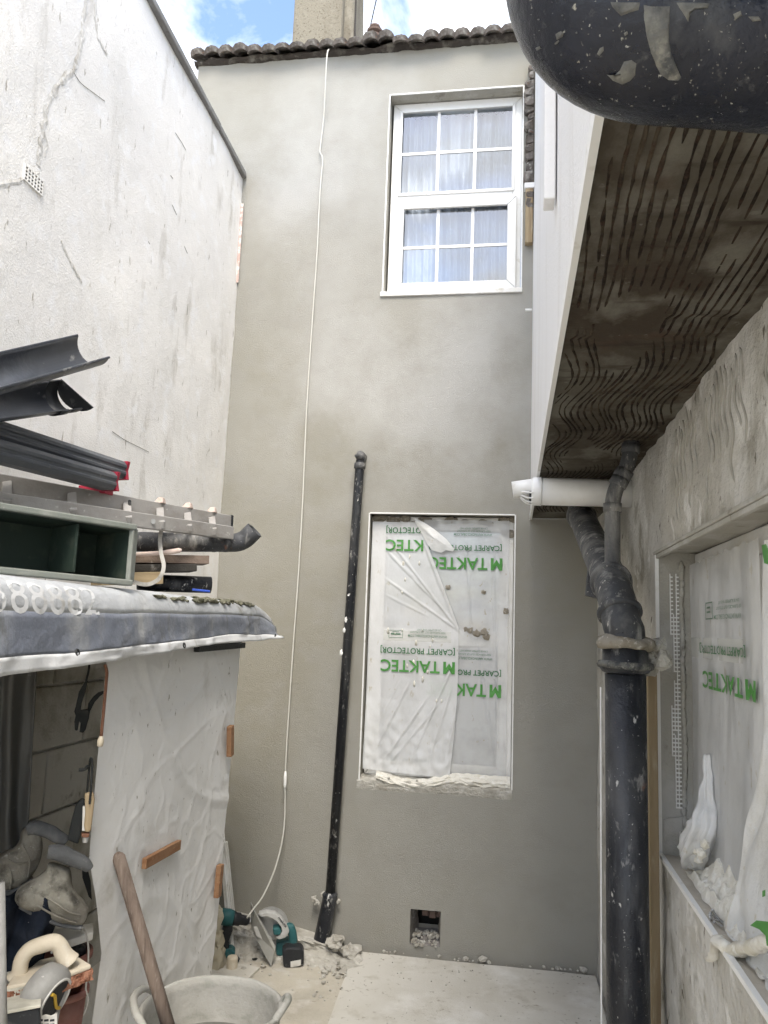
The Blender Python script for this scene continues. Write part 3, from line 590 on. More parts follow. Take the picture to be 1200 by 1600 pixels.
g.quad((-1.97, D-.02, zr), (2.2, D-.02, zr), (2.2, D+3, zr+3.02*math.tan(pitch)), (-1.97, D+3, zr+3.02*math.tan(pitch)))
g.quad((-1.97, D-.02, zr), (-1.97, D+6, zr), (-1.97, D+3, zr+3.02*math.tan(pitch)), (-1.97, D+3, zr+3.02*math.tan(pitch)))
g.build('roof_deck', M['darkmortar'], roof)
cy0 = D+1.05; pl = ony(457, 40, cy0); pr_ = ony(534, 40, cy0); x0, x1 = pl.x, pr_.x
chim = bpy.data.objects.new('chimney', None); COL.objects.link(chim); chim.parent = house; chim.matrix_parent_inverse = parent_world(house).inverted()
chim['label'] = 'tall grey rendered chimney stack rising behind the eaves'
g = MB(); g.box(x0, x1, cy0, cy0+.62, 5.2, 7.6); g.build('stack', M['chimney'], chim, bevel=0.02)
g = MB(); g.hexa([(x1-.02, cy0+.06, 5.2), (x1+.10, cy0+.10, 5.2), (x1+.10, cy0+.5, 5.2), (x1-.02, cy0+.5, 5.2)], [(x1-.02, cy0+.06, 7.5), (x1+.028, cy0+.10, 7.5), (x1+.028, cy0+.5, 7.5), (x1-.02, cy0+.5, 7.5)])
g.build('render_patch', M['chimney'], chim, bevel=0.02)
g = MB(); pth = [Vector((x1+.092, cy0+.11, 5.55)), Vector((x1+.085, cy0+.13, 5.9)), Vector((x1+.07, cy0+.12, 6.1)), Vector((x1+.062, cy0+.14, 6.4)), Vector((x1+.05, cy0+.12, 6.9))]
g.tube(smooth_path(pth, 4), 0.012, 6); g.build('crack', M['hole'], chim)
g = MB()
for i in range(14): g.lump((x1+.05+rnd.uniform(-.05, .16), cy0-.08+rnd.uniform(-.1, .1), 5.62+.25*rnd.random()*.4), rnd.uniform(.02, .05), i, .6, 1, (1.2, 1, .6))
g.build('flashing_mortar', M['tile'], chim)
wy = D+0.7; pf = ony(585, 62, wy)
pot = thing('roof_finial', (pf.x, wy, 5.2), 'small ribbed clay pot finial on the roof beside the chimney', 'finial')
g = MB(); k = 1.0
g.lathe([(0.02, -.35), (.024, -.02), (.03, 0), (.045, .012), (.045, .028), (.03, .036), (.052, .05), (.054, .066), (.035, .075), (.042, .085), (.036, .1), (.0, .108)], (pf.x, wy, pf.z), n=20)
g.build('pot', M['terracottatile'], pot, smooth=False)
g = MB(); g.tube([ony(574, 62, D+.8), ony(589, -5, D+.8), ony(600, -60, D+.8)], 0.004, 6)
tag(g.build('aerial_wire', M['iron']), 'thin dark aerial wire rising from the roof beside the chimney', 'wire')

# ------------------------------------------------------------------ left wall
lw = thing('neighbour_wall', (XL-.1, 2, 0), 'tall old white painted boundary wall with dark streaks on the left', 'wall')
def ztop(y): return 4.212+0.05*(4.23-y)
g = MB()
def lwf(u, v):
    y = -0.8+u*(D+0.02+0.8); z = -0.05+v*(ztop(y)+0.05)
    return Vector((XL+0.010*nz3((y, z, 0), 1.6, 2)+0.004*nz3((y, z, 0), 7, 5), y, z))
g.grid(lwf, 110, 70)
g.quad((XL-.2, -.8, -.05), (XL-.2, D, -.05), (XL-.2, D, ztop(D)), (XL-.2, -.8, ztop(-.8))); g.quad((XL, -.8, ztop(-.8)), (XL, D, ztop(D)), (XL-.2, D, ztop(D)), (XL-.2, -.8, ztop(-.8)))
g.quad((XL, -.8, -.05), (XL, -.8, ztop(-.8)), (XL-.2, -.8, ztop(-.8)), (XL-.2, -.8, -.05))
g.build('wall', M['whitewall'], lw, smooth=True)
yy = -.8
while yy < D-0.02:
    y2 = min(yy+0.92, D-0.006); g = MB(); j = rnd.uniform(-.006, .006)
    g.hexa([(XL-.22, yy+.004, ztop(yy)-.004), (XL+.022+j, yy+.004, ztop(yy)-.004), (XL+.022+j, y2-.004, ztop(y2)-.004), (XL-.22, y2-.004, ztop(y2)-.004)],
           [(XL-.22, yy+.004, ztop(yy)+.042), (XL+.018+j, yy+.004, ztop(yy)+.036), (XL+.018+j, y2-.004, ztop(y2)+.036), (XL-.22, y2-.004, ztop(y2)+.042)])
    g.build('coping', M['lead'], lw, bevel=0.006); yy = y2
g = MB(); g.box(XL-.02, XL+.009, -2.5, D-.004, 4.155, 4.2); 
def ribbon(pts, wd, seed, mat_, nm, lift=0.011):
    path = smooth_path([onx(px, py, XL) for px, py in pts], 14); g = MB(); L_ = []; R_ = []
    for i, p in enumerate(path):
        d = (path[min(i+1, len(path)-1)]-path[max(i-1, 0)]).normalized(); s = Vector((0, -d.z, d.y))
        e = 0.15 if i in (0, len(path)-1) else 1
        wl = wd*e*(0.6+.7*nz3((i*.21, 0, seed))+.22*nz3((i*.9, 3, seed))); wr = wd*e*(0.6+.7*nz3((i*.21, 5, seed))+.22*nz3((i*.9, 8, seed)))
        bx = XL+0.010*nz3((p.y, p.z, 0), 1.6, 2)+0.004*nz3((p.y, p.z, 0), 7, 5)
        L_.append(Vector((bx, p.y, p.z))+s*max(wl, .001)); R_.append(Vector((bx, p.y, p.z))-s*max(wr, .001))
    for i in range(len(path)-1):
        c0 = (L_[i]+R_[i])/2+Vector((0.0022, 0, 0)); c1 = (L_[i+1]+R_[i+1])/2+Vector((0.0022, 0, 0)); e = Vector((.0010, 0, 0))
        g.quad(L_[i]+e, c0, c1, L_[i+1]+e); g.quad(c0, R_[i]+e, R_[i+1]+e, c1)
    return g.build(nm, mat_, lw)
ribbon([(140, -60), (134, 0), (126, 60), (118, 100), (90, 135), (74, 165), (66, 200), (60, 235), (58, 260)], 0.022, 3, M['crack'], 'patched_crack')
ribbon([(150, -20), (148, 20), (152, 55), (160, 75), (166, 85)], 0.012, 6, M['crack'], 'patched_crack')
ribbon([(60, 270), (30, 282), (0, 288), (-30, 292)], 0.014, 9, M['crack'], 'patched_crack')
ribbon([(95, 375), (105, 400), (118, 425), (127, 442)], 0.012, 12, M['crack'], 'patched_crack')
ribbon([(66, 205), (72, 225), (68, 245)], 0.006, 15, M['crack'], 'patched_crack')
ribbon([(274, 207), (282, 220), (290, 235)], 0.0032, 18, M['chipmat'], 'chip')
ribbon([(112, 108), (125, 128), (142, 142), (165, 158)], 0.0022, 21, M['chipmat'], 'hairline_crack')
ribbon([(266, 274), (270, 279)], 0.004, 23, M['chipmat'], 'chip')
ribbon([(268, 320), (275, 336)], 0.003, 25, M['chipmat'], 'chip')
ribbon([(287, 385), (291, 396)], 0.0035, 27, M['chipmat'], 'chip')
ribbon([(175, 674), (200, 690), (232, 706)], 0.0018, 29, M['chipmat'], 'hairline_crack')
ribbon([(293, 475), (292, 492)], 0.0025, 31, M['chipmat'], 'chip')
ribbon([(233, 377), (235, 381)], 0.003, 33, M['chipmat'], 'chip')
g = MB(); p0 = onx(377, 318, XL); p1 = onx(368, 440, XL)
g.box(XL-.002, XL+.013, D-.017, D-.012, p1.z, p0.z); g.build('pink_paint_strip', M['pinktape'], lw)
# plaster vent grille
A = onx(36, 253, XL); B = onx(64, 280, XL); C_ = onx(62, 306, XL); vy0, vy1 = A.y, B.y; vz1, vz0 = (A.z+B.z)/2+.0, onx(36, 282, XL).z
vz1 = A.z-.01; 
g = MB(); nx, nzv = 6, 4; hw = (vy1-vy0)/nx; hh = (vz1-vz0)/nzv
for i in range(nx+1): y = vy0+hw*i; g.box(XL-.004, XL+.012, y-hw*.17, y+hw*.17, vz0-hh*.2, vz1+hh*.2)
for j in range(nzv+1):
    z = vz0+hh*j
    for i in range(nx): g.box(XL-.004, XL+.0115, vy0+hw*i+hw*.17, vy0+hw*(i+1)-hw*.17, z-hh*.22, z+hh*.22)
vg = g.build('vent_grille', M['whitewall'], lw)
g = MB(); g.box(XL-.004, XL+.0095, vy0, vy1, vz0, vz1); g.build('grille_opening', M['hole'], vg)

# ------------------------------------------------------------------ right extension
ext = thing('extension', (1.4, 2, 0), 'rendered side extension with white upper storey overhanging a rough plastered wall', 'building')
JY, SZ, LZ, NY = 2.505, 0.985, 1.852, 0.55   # jamb, sill and lintel of the side window; its near end
g = MB()
def xw(y, z):
    dy = max(NY-y, 0, y-JY); dz = max(SZ-z, 0, z-LZ); k = min(1, max(0, (math.hypot(dy, dz)-.004)/.06))
    return XR+k*(0.010*nz3((y*1.4, z*.9, 0), 3, 2)+0.007*nz3((y*1.4, z*.9, 0), 9, 5)+.006*max(0, nz3((y*1.6, z, 0), 22, 7))-.004*max(0, nz3((y*1.5, z*.7, 4), 14, 3)))
ys = cuts(-.5, D, [NY, JY], 0.02); zs2 = cuts(-0.05, ZS+.02, [SZ, LZ], 0.02); vid = {}; vs = []; fs = []
def V2(i, j):
    if (i, j) not in vid: vid[(i, j)] = len(vs); vs.append((xw(ys[i], zs2[j]), ys[i], zs2[j]))
    return vid[(i, j)]
for i in range(len(ys)-1):
    for j in range(len(zs2)-1):
        cy, cz = (ys[i]+ys[i+1])/2, (zs2[j]+zs2[j+1])/2
        if NY < cy < JY and SZ < cz < LZ: continue
        fs.append((V2(i, j), V2(i+1, j), V2(i+1, j+1), V2(i, j+1)))
g.raw(vs, fs); g.build('wall', M['scratch'], ext, smooth=True)
g = MB(); rd = 0.26
def rv(u, v):       # far jamb
    x = XR+u*rd; z = SZ+v*(LZ-SZ); r = (0.006*nz3((x*12, z*5, 0), 1, 2)+.005*nz3((x*30, z*20, 0), 1, 4))*min(1, u*6)
    return Vector((x, JY-r, z))
g.grid(rv, 16, 60)
g.quad((XR, NY, SZ), (XR+rd, NY, SZ), (XR+rd, NY, LZ), (XR, NY, LZ))
def lt(u, v): x = XR+u*rd; y = NY+v*(JY-NY); r = .006*nz3((x*20, y*6, 0), 1, 2)*min(1, u*6); return Vector((x, y, LZ+r))
g.grid(lt, 10, 50); g.build('reveal', M['reveal'], ext, smooth=True)
g = MB()
def sf(u, v): x = XR+u*rd; y = NY+v*(JY-NY); r = .003*nz3((x*20, y*9, 0), 1, 2)*min(1, u*6); return Vector((x, y, SZ+r))
g.grid(sf, 10, 50); g.build('sill', mat('beige_sill', (0.52, 0.475, 0.40), .9, [(9, (.43, .385, .315), .48, .68), (60, (.60, .57, .5), .6, .7)], [(40, .3)]), ext, smooth=True)
g = MB(); t = .0045
g.box(XR-.006, XR+.006, NY, JY, SZ-.006, SZ+.005); g.build('sill_bead', M['bead'], ext)
g = MB(); g.box(XR-.006, XR+.004, JY-.004, JY+.005, SZ+.006, LZ); g.build('jamb_bead', M['bead'], ext)
g = MB(); g.box(XR-.008, XR+.006, NY, JY+.02, LZ-.006, LZ+.004); g.box(XR-.004, XR+.008, NY, JY, LZ-.018, LZ-.006); g.build('lintel_bead', M['reveal'], ext, bevel=.002)
# notched-trowel marks left in the bed of adhesive above the window
g = MB()
for k in range(26):
    y0 = 1.12+k*.034+(.12 if k > 9 else 0)+(.1 if k > 18 else 0); pts_ = []; zt_ = ZS-.012-.05*rnd.random(); ln_ = rnd.uniform(.10, .26)
    for q in range(22):
        z = zt_-ln_*q/21; y = y0+.010*math.sin(z*52+k*.05)+.004*nz3((k, z*9, 0)); pts_.append(Vector((xw(y, z)-.001, y, z)))
    g.tube(pts_, [.0005]+[.0030+.0014*nz3((k, q*.6, 1)) for q in range(20)]+[.0005], 6)
tag(g.build('comb_marks', M['reveal'], ext, smooth=True), None, None, kind='stuff')
# perforated bead on the far jamb
g = MB(); cw = 0.0085; ch = 0.012
for cc in range(3):
    n = int((LZ-SZ-.12)/ch)
    for k in range(n):
        z = SZ+.06+k*ch; x = XR+.034+cc*cw
        vis = (nz3((0, z*7, cc*.3), 1, 6) > (-.35 if cc == 2 else -.1)) if cc else nz3((0, z*5, 0), 1, 9) > .1
        if not vis: continue
        g.box(x, x+.0022, JY-.0105, JY-.006, z, z+ch); g.box(x+.0022, x+cw, JY-.0105, JY-.006, z, z+.004)
g.build('perforated_bead', M['bead'], ext)
g = MB()
for k in range(30):
    z = SZ+.1+k*.025; g.lump((XR+.068+.006*nz3((0, z*14, 0), 1, 2), JY-.004, z), .015, k, .6, 2, (.55, .45, 1.3))
g.build('plaster_edge', M['reveal'], ext, smooth=True)
g = MB(); g.hexa([(XR+.008, JY-.012, SZ+.035), (XR+.058, JY-.012, SZ+.075), (XR+.058, JY-.007, SZ+.075), (XR+.008, JY-.007, SZ+.035)], [(XR+.008, JY-.012, SZ+.10), (XR+.058, JY-.012, SZ+.11), (XR+.058, JY-.007, SZ+.11), (XR+.008, JY-.007, SZ+.10)])
g.build('loose_plaster_flap', M['reveal'], ext)
# side window frame and panes (plane x = FX)
FX = XR+0.105
win3 = bpy.data.objects.new('side_window', None); COL.objects.link(win3); win3.parent = ext; win3.matrix_parent_inverse = parent_world(ext).inverted()
win3['label'] = 'white framed side window draped with clear film'
g = MB(); fw = 0.06
g.box(FX, FX+.06, JY-.012-fw, JY-.012, SZ+.004, LZ-.004); g.box(FX, FX+.06, NY, JY-.012-fw, LZ-.004-fw, LZ-.004); g.box(FX, FX+.06, NY, JY-.012-fw, SZ+.004, SZ+.004+fw)
ym = onx(1180, 900, FX).y
g.box(FX-.004, FX+.056, ym-.05, ym+.035, SZ+.005+fw, LZ-.005-fw)
g.build('frame', M['pvcdirty'], win3, bevel=.004)
for (y0, y1) in ((ym+.035, JY-.012-fw), (NY, ym-.05)):
    g = MB(); g.quad((FX+.03, y0, SZ+fw), (FX+.03, y1, SZ+fw), (FX+.03, y1, LZ-fw), (FX+.03, y0, LZ-fw)); g.build('pane', M['glass'], win3)
g = MB(); g.grid(lambda u, v: Vector((FX+.1+.006*math.sin(u*70), NY+u*(JY-NY), SZ+v*(LZ-SZ))), 90, 3); g.build('sky_tone_backing', M['sky_tone_backing'], win3, smooth=True)  # same added pale backing behind the side panes
# overhanging upper storey
g = MB(); ZT = 4.86
def of(u, v):
    y = -.5+u*(D-.002+.5); z = ZS-.004+v*(ZT-ZS); return Vector((XO+.005*nz3((y, z, 0), 1.5, 3)*min(1, v*12), y, z))
g.grid(of, 90, 40); g.quad((XO, -.5, ZS), (2.2, -.5, ZS), (2.2, -.5, ZT), (XO, -.5, ZT)); g.quad((XO, -.5, ZT), (2.2, -.5, ZT), (2.2, D, ZT), (XO, D, ZT))
g.build('overhang_wall', M['whiteface'], ext, smooth=False)
g = MB()
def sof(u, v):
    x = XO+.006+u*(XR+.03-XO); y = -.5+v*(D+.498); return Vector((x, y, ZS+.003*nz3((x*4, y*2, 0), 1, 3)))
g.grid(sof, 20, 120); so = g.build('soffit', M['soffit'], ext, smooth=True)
g = MB(); g.box(XO-.004, XO+.007, -.5, D-.004, ZS-.008, ZS+.02); g.build('drip_bead', M['bead'], ext)
g = MB(); g.box(XR, 2.2, -.5, D, ZS+.02, ZS+.03); g.box(XR+rd, 2.2, -.5, D, -.05, ZS); g.build('inner_wall', M['room'], ext)
# wavy ridges of adhesive combed over the soffit
g = MB()
NR = 20
for k in range(NR):
    x0 = XO+.02+k*(XR-XO-.02)/NR; y = 0.3; seg = []
    while y < D-.25:
        amp = 0.012*(0.3+1.2*max(0, nz3((0, y*.9, 0), 1, 4)+.25))*(1 if k < 11 else .7)
        if y > 1.6: amp += 0.013
        x = x0+amp*math.sin(y*(11 if y > 1.5 else 5)+.25*math.sin(k)+k*.06)+.006*nz3((k, y*3, 0))
        dead = nz3((x*7, y*2.2, k*.05), 1, 17) > 0.36 or nz3((k*3.7, y*4, 0), 1, 31) > .5 or abs(y-1.47-.03*math.sin(k)) < .028 and k < 8
        if dead or x < XO+.012 or x > XR-.012:
            if len(seg) > 4: g.tube(seg, [.001]+[.0030+.0022*nz3((q.x*30, q.y*25, k))+.001*nz3((q.x*90, q.y*80, k)) for q in seg[1:-1]]+[.001], 6)
            seg = []
        else: seg.append(Vector((x+.002*nz3((k, y*22, 3)), y, ZS+.0006+.0015*nz3((x*20, y*9, 1)))))
        y += .02
    if len(seg) > 4: g.tube(seg, .003, 6)
g.build('adhesive_ridges', M['adhesive'], so)
# bits fixed where the overhang meets the rear wall
g = MB(); p0 = ony(843, 290, D-.03); p1 = ony(838, 380, D-.03)
g.box(XO-.045, XO-.004, D-.045, D-.002, p1.z, p0.z-.02); g.build('timber_end', M['timber'], ext, bevel=.003)
g = MB(); g.box(XO-.052, XO+.004, D-.05, D-.001, p0.z-.02, p0.z+.012); g.build('capping', M['whiteface'], ext, bevel=.004)
g = MB(); a0 = onx(856, 110, XO-.02); a1 = onx(862, 228, XO-.02); g.box(XO-.028, XO-.002, a0.y-.03, a0.y+.03, a1.z, 4.84)
g.build('white_strip', M['whiteface'], ext, bevel=.003)
zz0 = ony(835, 330, D).z; zz1 = ony(835, 105, D).z; k = 0; z = zz0
while z < zz1:
    h = rnd.uniform(.035, .07); g = MB(); w1 = rnd.uniform(.03, .065); tilt = rnd.uniform(-.01, .012)
    pts = [(XO-.004, z), (XO-.004, z+h-.004), (XO-w1*.9, z+h-.006+tilt), (XO-w1, z+h*.4+tilt), (XO-w1*.75, z+tilt*.5)]
    g.prism([(x, D-rnd.uniform(.03, .06), q) for x, q in pts], (0, .07, 0)); g.build('broken_tile', M['tile'], ext, bevel=.004); z += h
g = MB(); g.tube([(XO-.003, D-.05, ony(836, 484, D-.05).z), (XO-.04, D-.05, ony(836, 484, D-.05).z)], .007, 10); g.build('overflow_stub', M['pvc'], ext, smooth=True)
# ------------------------------------------------------------------ pipes, flue and cable
def px_r(px_, dist): return px_*dist/FPX
py_ = D-0.052
A = ony(500, 1474, py_); B = ony(516, 1398, py_); T_ = ony(563, 716, py_)
wp = thing('waste_pipe', (A.x, py_, 0), 'thin black paint-spotted waste pipe leaning up the rear wall left of the window', 'pipe')
g = MB(); top = Vector((T_.x, py_, T_.z)); g.tube(bent_path([B, top, top+Vector((0.004, 0.075, 0.02))], .035), .0245, 18); g.build('tube', M['thinpipe'], wp, smooth=True)
g = MB(); d = (T_-B).normalized(); g.tube([T_-d*.06, T_-d*.056, T_-d*.03, T_-d*.026], [.026, .031, .031, .026], 18); g.lump(T_+Vector((.0, -.012, .01)), .027, 3, .3, 2); g.build('top_elbow', M['dustpipe'], wp, smooth=True)
g = MB(); g.tube([A-d*.06, A, B-d*.02, B, B+d*.012], [.036, .036, .037, .041, .030], 18); g.build('socket', M['blackpipe'], wp, smooth=True)
g = MB()
for k, (qx, qy) in enumerate([(491, 1404), (527, 1408), (505, 1398), (517, 1400), (495, 1410)]): p = ony(qx, qy, py_+.01); g.lump(p, .014, k, .8, 2)
g.build('mortar_blobs', M['rubble'], wp); 
g = MB(); pk = ony(545, 975, py_); 
for k, (qx, qy) in enumerate([(541, 968), (538, 985), (533, 1020), (546, 930)]): g.lump(ony(qx, qy, py_-.02), .0085, k, .6, 2, (1, .5, 1.8))
tag(g.build('paint_blobs', M['bead'], wp), None, None, kind='stuff')

cp = [(518, 82, .05), (513, 78, -.06), (510, 100, -.085), (506, 180, -.03), (501, 225, -.022), (500, 238, -.022), (504, 250, -.022), (500, 300, -.018), (495, 400, -.016), (488, 500, -.016), (479, 640, -.018), (473, 780, -.018), (466, 900, -.02), (458, 1010, -.022), (452, 1100, -.025), (446, 1200, -.03), (444, 1290, -.05), (432, 1350, -.12), (412, 1398, -.2), (396, 1420, -.26), (386, 1434, -.3)]
g = MB(); g.tube(smooth_path([ony(x, y, D+o) for x, y, o in cp], 6), .0042, 8)
cb = thing('hanging_cable', ony(444, 1290, D-.05), 'thin white cable hanging from the eaves down the rear wall to the power tools', 'cable')
g.build('cable', M['cable'], cb, smooth=True)
g = MB(); q = [ony(446, 1205, D-.03), ony(445, 1235, D-.033)]; g.tube([q[0], q[0].lerp(q[1], .3), q[0].lerp(q[1], .7), q[1]], [.005, .0085, .0085, .005], 10); g.build('tape_wrap', M['bead'], cb, smooth=True)

# soil stack
ss = thing('soil_stack', (.308, 2.3, 0), 'large black cast iron soil pipe splashed with white paint at the right', 'pipe')
SX, SY = .308, 2.3
zc = ony(980, 1042, SY).z
g = MB(); g.tube([(SX+.004, SY, -.05), (SX+.002, SY, .7), (SX, SY, zc-.02)], .0545, 32); g.build('lower_pipe', M['blackpipe'], ss, smooth=True)
g = MB()
def collar(c, ax, prof, nm, m_, amp=.0, par=None, smooth=True):
    g = MB(); g.lathe(prof, c, ax, 40)
    if amp: g.v = [v+Vector((nz3(v, 30, 3), nz3(v, 30, 7), nz3(v, 22, 9)))*amp for v in g.v]
    return g.build(nm, m_, par or ss, smooth=smooth)
collar((SX, SY, zc), (0, 0, 1), [(.052, -.018), (.062, -.014), (.069, -.004), (.072, .004), (.070, .012), (.061, .016), (.060, .064), (.052, .066)], 'socket', M['blackpipe'])
collar((SX, SY, zc), (0.02, 0, 1), [(.062, -.008), (.0735, -.003), (.0755, .005), (.072, .0135), (.061, .014)], 'mortar_ring', M['splash'], .003)
zc2 = ony(980, 1006, SY).z
collar((SX, SY, zc2), (.03, -.02, 1), [(.054, -.018), (.070, -.014), (.076, -.002), (.074, .010), (.060, .020), (.048, .02)], 'mortar_collar', M['mortarring'], .010)
e1 = ony(972, 975, SY+.01); e2 = ony(958, 918, SY+.14); e3 = ony(930, 855, 2.92); e4 = ony(907, 803, 3.42)
path = smooth_path([Vector((SX, SY, zc2-.03)), Vector((SX, SY, zc2+.03)), e1, e2, e3, e4], 8)
g = MB(); g.tube(path, .053, 28); g.build('sloping_branch', M['dustpipe'], ss, smooth=True)
g = MB(); g.tube([e4, Vector((e4.x-.005, e4.y+.04, ZS+.01))], .05, 24); g.build('upper_elbow', M['dustpipe'], ss, smooth=True)
def ring_on(pth, i, r, w_, nm, m_):
    d = (pth[min(i+1, len(pth)-1)]-pth[max(i-1, 0)]).normalized(); collar(pth[i], d, [(r-.006, -w_), (r+.004, -w_*.9), (r+.008, -w_*.5), (r+.008, w_*.5), (r+.004, w_*.9), (r-.006, w_)], nm, m_)
for i, w_ in ((19, .010), (25, .014)): ring_on(path, i, .054, w_, 'coupling_ring', M['dustpipe'])
ring_on(path, len(path)-2, .053, .02, 'coupling_ring', M['dustpipe'])
b0 = ony(957, 893, 2.5); b1 = ony(957, 772, 2.5); b2 = ony(984, 722, 2.5); b3 = ony(988, 660, 2.5)
pth2 = bent_path([b0-Vector((0, 0, .05)), b0, b1, b2, b3], .045)
g = MB(); g.tube(pth2, .0235, 18); g.build('small_branch', M['dustpipe'], ss, smooth=True)
for (p, q) in ((b1, b0), (b1, b2), (b2, b1), (b2, b3)):
    d = (q-p).normalized(); collar(p+d*.042, d, [(.02, -.014), (.0275, -.013), (.028, .013), (.02, .014)], 'coupling_ring', M['dustpipe'])
for k in range(3): collar(b0+Vector((0, 0, .006-.02*k)), (0, 0, 1), [(.02, -.009), (.029+.002*k, -.006), (.030+.002*k, .004), (.022, .009)], 'coupling_ring', M['dustpipe'])
g = MB(); c0 = Vector((SX+.06, SY+.03, zc+.03))
for k in range(9): g.lump(c0+Vector((rnd.uniform(-.005, .05), rnd.uniform(-.02, .05), rnd.uniform(-.045, .04))), rnd.uniform(.014, .026), k, .6, 2)
g.build('bracket_mortar', M['rubble'], ss)
g = MB(); p = ony(942, 915, 2.6); g.hexa([(p.x-.05, 2.62, p.z-.03), (p.x+.01, 2.62, p.z-.045), (p.x+.01, 2.66, p.z-.045), (p.x-.05, 2.66, p.z-.03)], [(p.x-.042, 2.62, p.z+.055), (p.x+.01, 2.62, p.z+.06), (p.x+.01, 2.66, p.z+.06), (p.x-.042, 2.66, p.z+.055)])
g.build('bracket_plate', M['dustpipe'], ss)
# strip of white trim and a timber batten behind the stack
g = MB(); q0 = onx(946, 1050, SX-.06); g.box(SX-.0625, SX-.0595, SY+.04, SY+.052, -.03, zc-.06)
tag(g.build('trim_strip', M['bead']), 'thin white plastic trim strip standing just left of the large soil pipe', 'trim')
g = MB(); g.box(XR-.040, XR-.014, JY-.06, JY-.012, -.03, zc+.0)
tag(g.build('timber_batten', M['timber'], bevel=.003), 'upright tan timber batten between the large soil pipe and the right wall', 'batten')

# flue
fl = thing('boiler_flue', (XR, 3.0, 2.11), 'white plastic boiler flue with grille terminal sticking out under the overhang', 'flue')
FY = 3.0; f0 = Vector((XR+.02, FY, ony(950, 771, FY).z)); f1 = Vector((ony(843, 767, FY).x, FY, ony(843, 768, FY).z)); ax = (f1-f0).normalized(); R_ = .051
g = MB(); g.tube([f0, f1], R_, 36); g.build('outer_pipe', M['pvc'], fl, smooth=True)
collar(f1-ax*.004, ax, [(.049, -.004), (.054, -.003), (.054, .003), (.049, .004)], 'joint_band', M['bead'], par=fl)
collar(f1, ax, [(.053, .0), (.053, .022), (.046, .03), (.030, .03)], 'terminal_collar', M['pvc'], par=fl)
t0 = f1+ax*.01+Vector((0, 0, .018)); t1 = Vector((ony(797, 760, FY).x, FY, ony(797, 766, FY).z))
g = MB(); g.tube([t0, t1+ax*-.01], .031, 28, caps=False); g.build('inner_pipe', M['pvc'], fl, smooth=True, solid=.003)
g = MB()
for k in range(7):
    an = rad(180+25*k+15) ; off = Vector((0, math.cos(an), math.sin(an)))
    g.tube(smooth_path([f1+ax*.02+off*.049, f1+ax*.045+off*.046, f1+ax*.062+off*.034, f1+ax*.07+Vector((0, 0, -.012))+off*.012], 4), .0032, 6)
g.build('grille_bars', M['pvc'], fl, smooth=True)
g = MB(); g.lathe([(.0, 0), (.03, .0), (.03, .02), (.0, .02)], f1+ax*.018+Vector((0, 0, -.016)), ax, 20); g.build('duct_core', M['darkplastic'], fl)

# near pipe bend, top right
npp = thing('overhead_pipe', (.038, .5, 2.0), 'black plastic pipe bend with dried mortar splashes overhead in the top right corner', 'pipe')
pth = bent_path([(.039, .5, 4.6), (.039, .5, 1.997), (.16, .5, 1.981), (.46, .505, 1.922)], .062, 14)
g = MB(); g.tube(pth, .0505, 48); g.build('bend', M['nearpipe'], npp, smooth=True)
def on_pipe(px, py):      # nearest visible point of the bend under a picture point
    d = ray(px, py).normalized(); best = None
    for i in range(len(pth)-1):
        for t in [k/6 for k in range(6)]:
            c = pth[i].lerp(pth[i+1], t); s = (c-CAM).dot(d); q = CAM+d*s
            if (q-c).length < .0505:
                h = math.sqrt(.0505**2-(q-c).length**2)
                if best is None or s-h < best[0]: best = (s-h, c)
    if best is None: return None
    p = CAM+d*best[0]; n = (p-best[1]).normalized(); return p, n
def splash(outline, nm, lab=None, lift=.0012):
    cx = sum(p[0] for p in outline)/len(outline); cy = sum(p[1] for p in outline)/len(outline); rings_ = [1, .75, .45, .12]; vs = []; n = len(outline)
    for k, s in enumerate(rings_):
        for (x, y) in outline:
            r = on_pipe(cx+(x-cx)*s, cy+(y-cy)*s)
            if r is None: return
            vs.append(r[0]+r[1]*(lift if k else -.0006))
    g = MB(); g.raw(vs, [(k*n+i, k*n+(i+1) % n, (k+1)*n+(i+1) % n, (k+1)*n+i) for k in range(3) for i in range(n)]+[tuple(3*n+i for i in range(n))])
    return g.build(nm, M['splash'], npp, smooth=True)
splash([(1003, 2), (1022, 5), (1048, 4), (1047, 30), (1046, 60), (1050, 85), (1058, 105), (1067, 125), (1062, 131), (1045, 130), (1032, 122), (1024, 105), (1015, 82), (1008, 55), (1004, 28)], 'mortar_splash')
splash([(952, 2), (975, 3), (1002, 3), (1000, 16), (985, 20), (970, 26), (962, 18), (955, 10)], 'mortar_splash')
splash([(1055, 3), (1080, 3), (1112, 4), (1108, 12), (1086, 14), (1078, 22), (1075, 36), (1068, 24), (1060, 12)], 'mortar_splash')
splash([(946, 117), (958, 119), (968, 110), (975, 95), (988, 92), (996, 98), (994, 118), (985, 128), (972, 134), (956, 127)], 'mortar_splash')
splash([(868, 53), (876, 48), (881, 51), (879, 58), (870, 63)], 'mortar_splash')
splash([(932, 85), (937, 75), (943, 72), (944, 79), (936, 88)], 'mortar_splash')
splash([(974, 52), (980, 48), (982, 53), (976, 57)], 'mortar_splash')
splash([(867, 68), (873, 62), (874, 65), (869, 70)], 'mortar_splash')
splash([(838, 74), (843, 72), (845, 76), (840, 79)], 'mortar_splash')
splash([(1145, 22), (1158, 16), (1160, 24), (1148, 32)], 'mortar_splash')
splash([(1168, 26), (1186, 26), (1190, 32), (1176, 34)], 'mortar_splash')
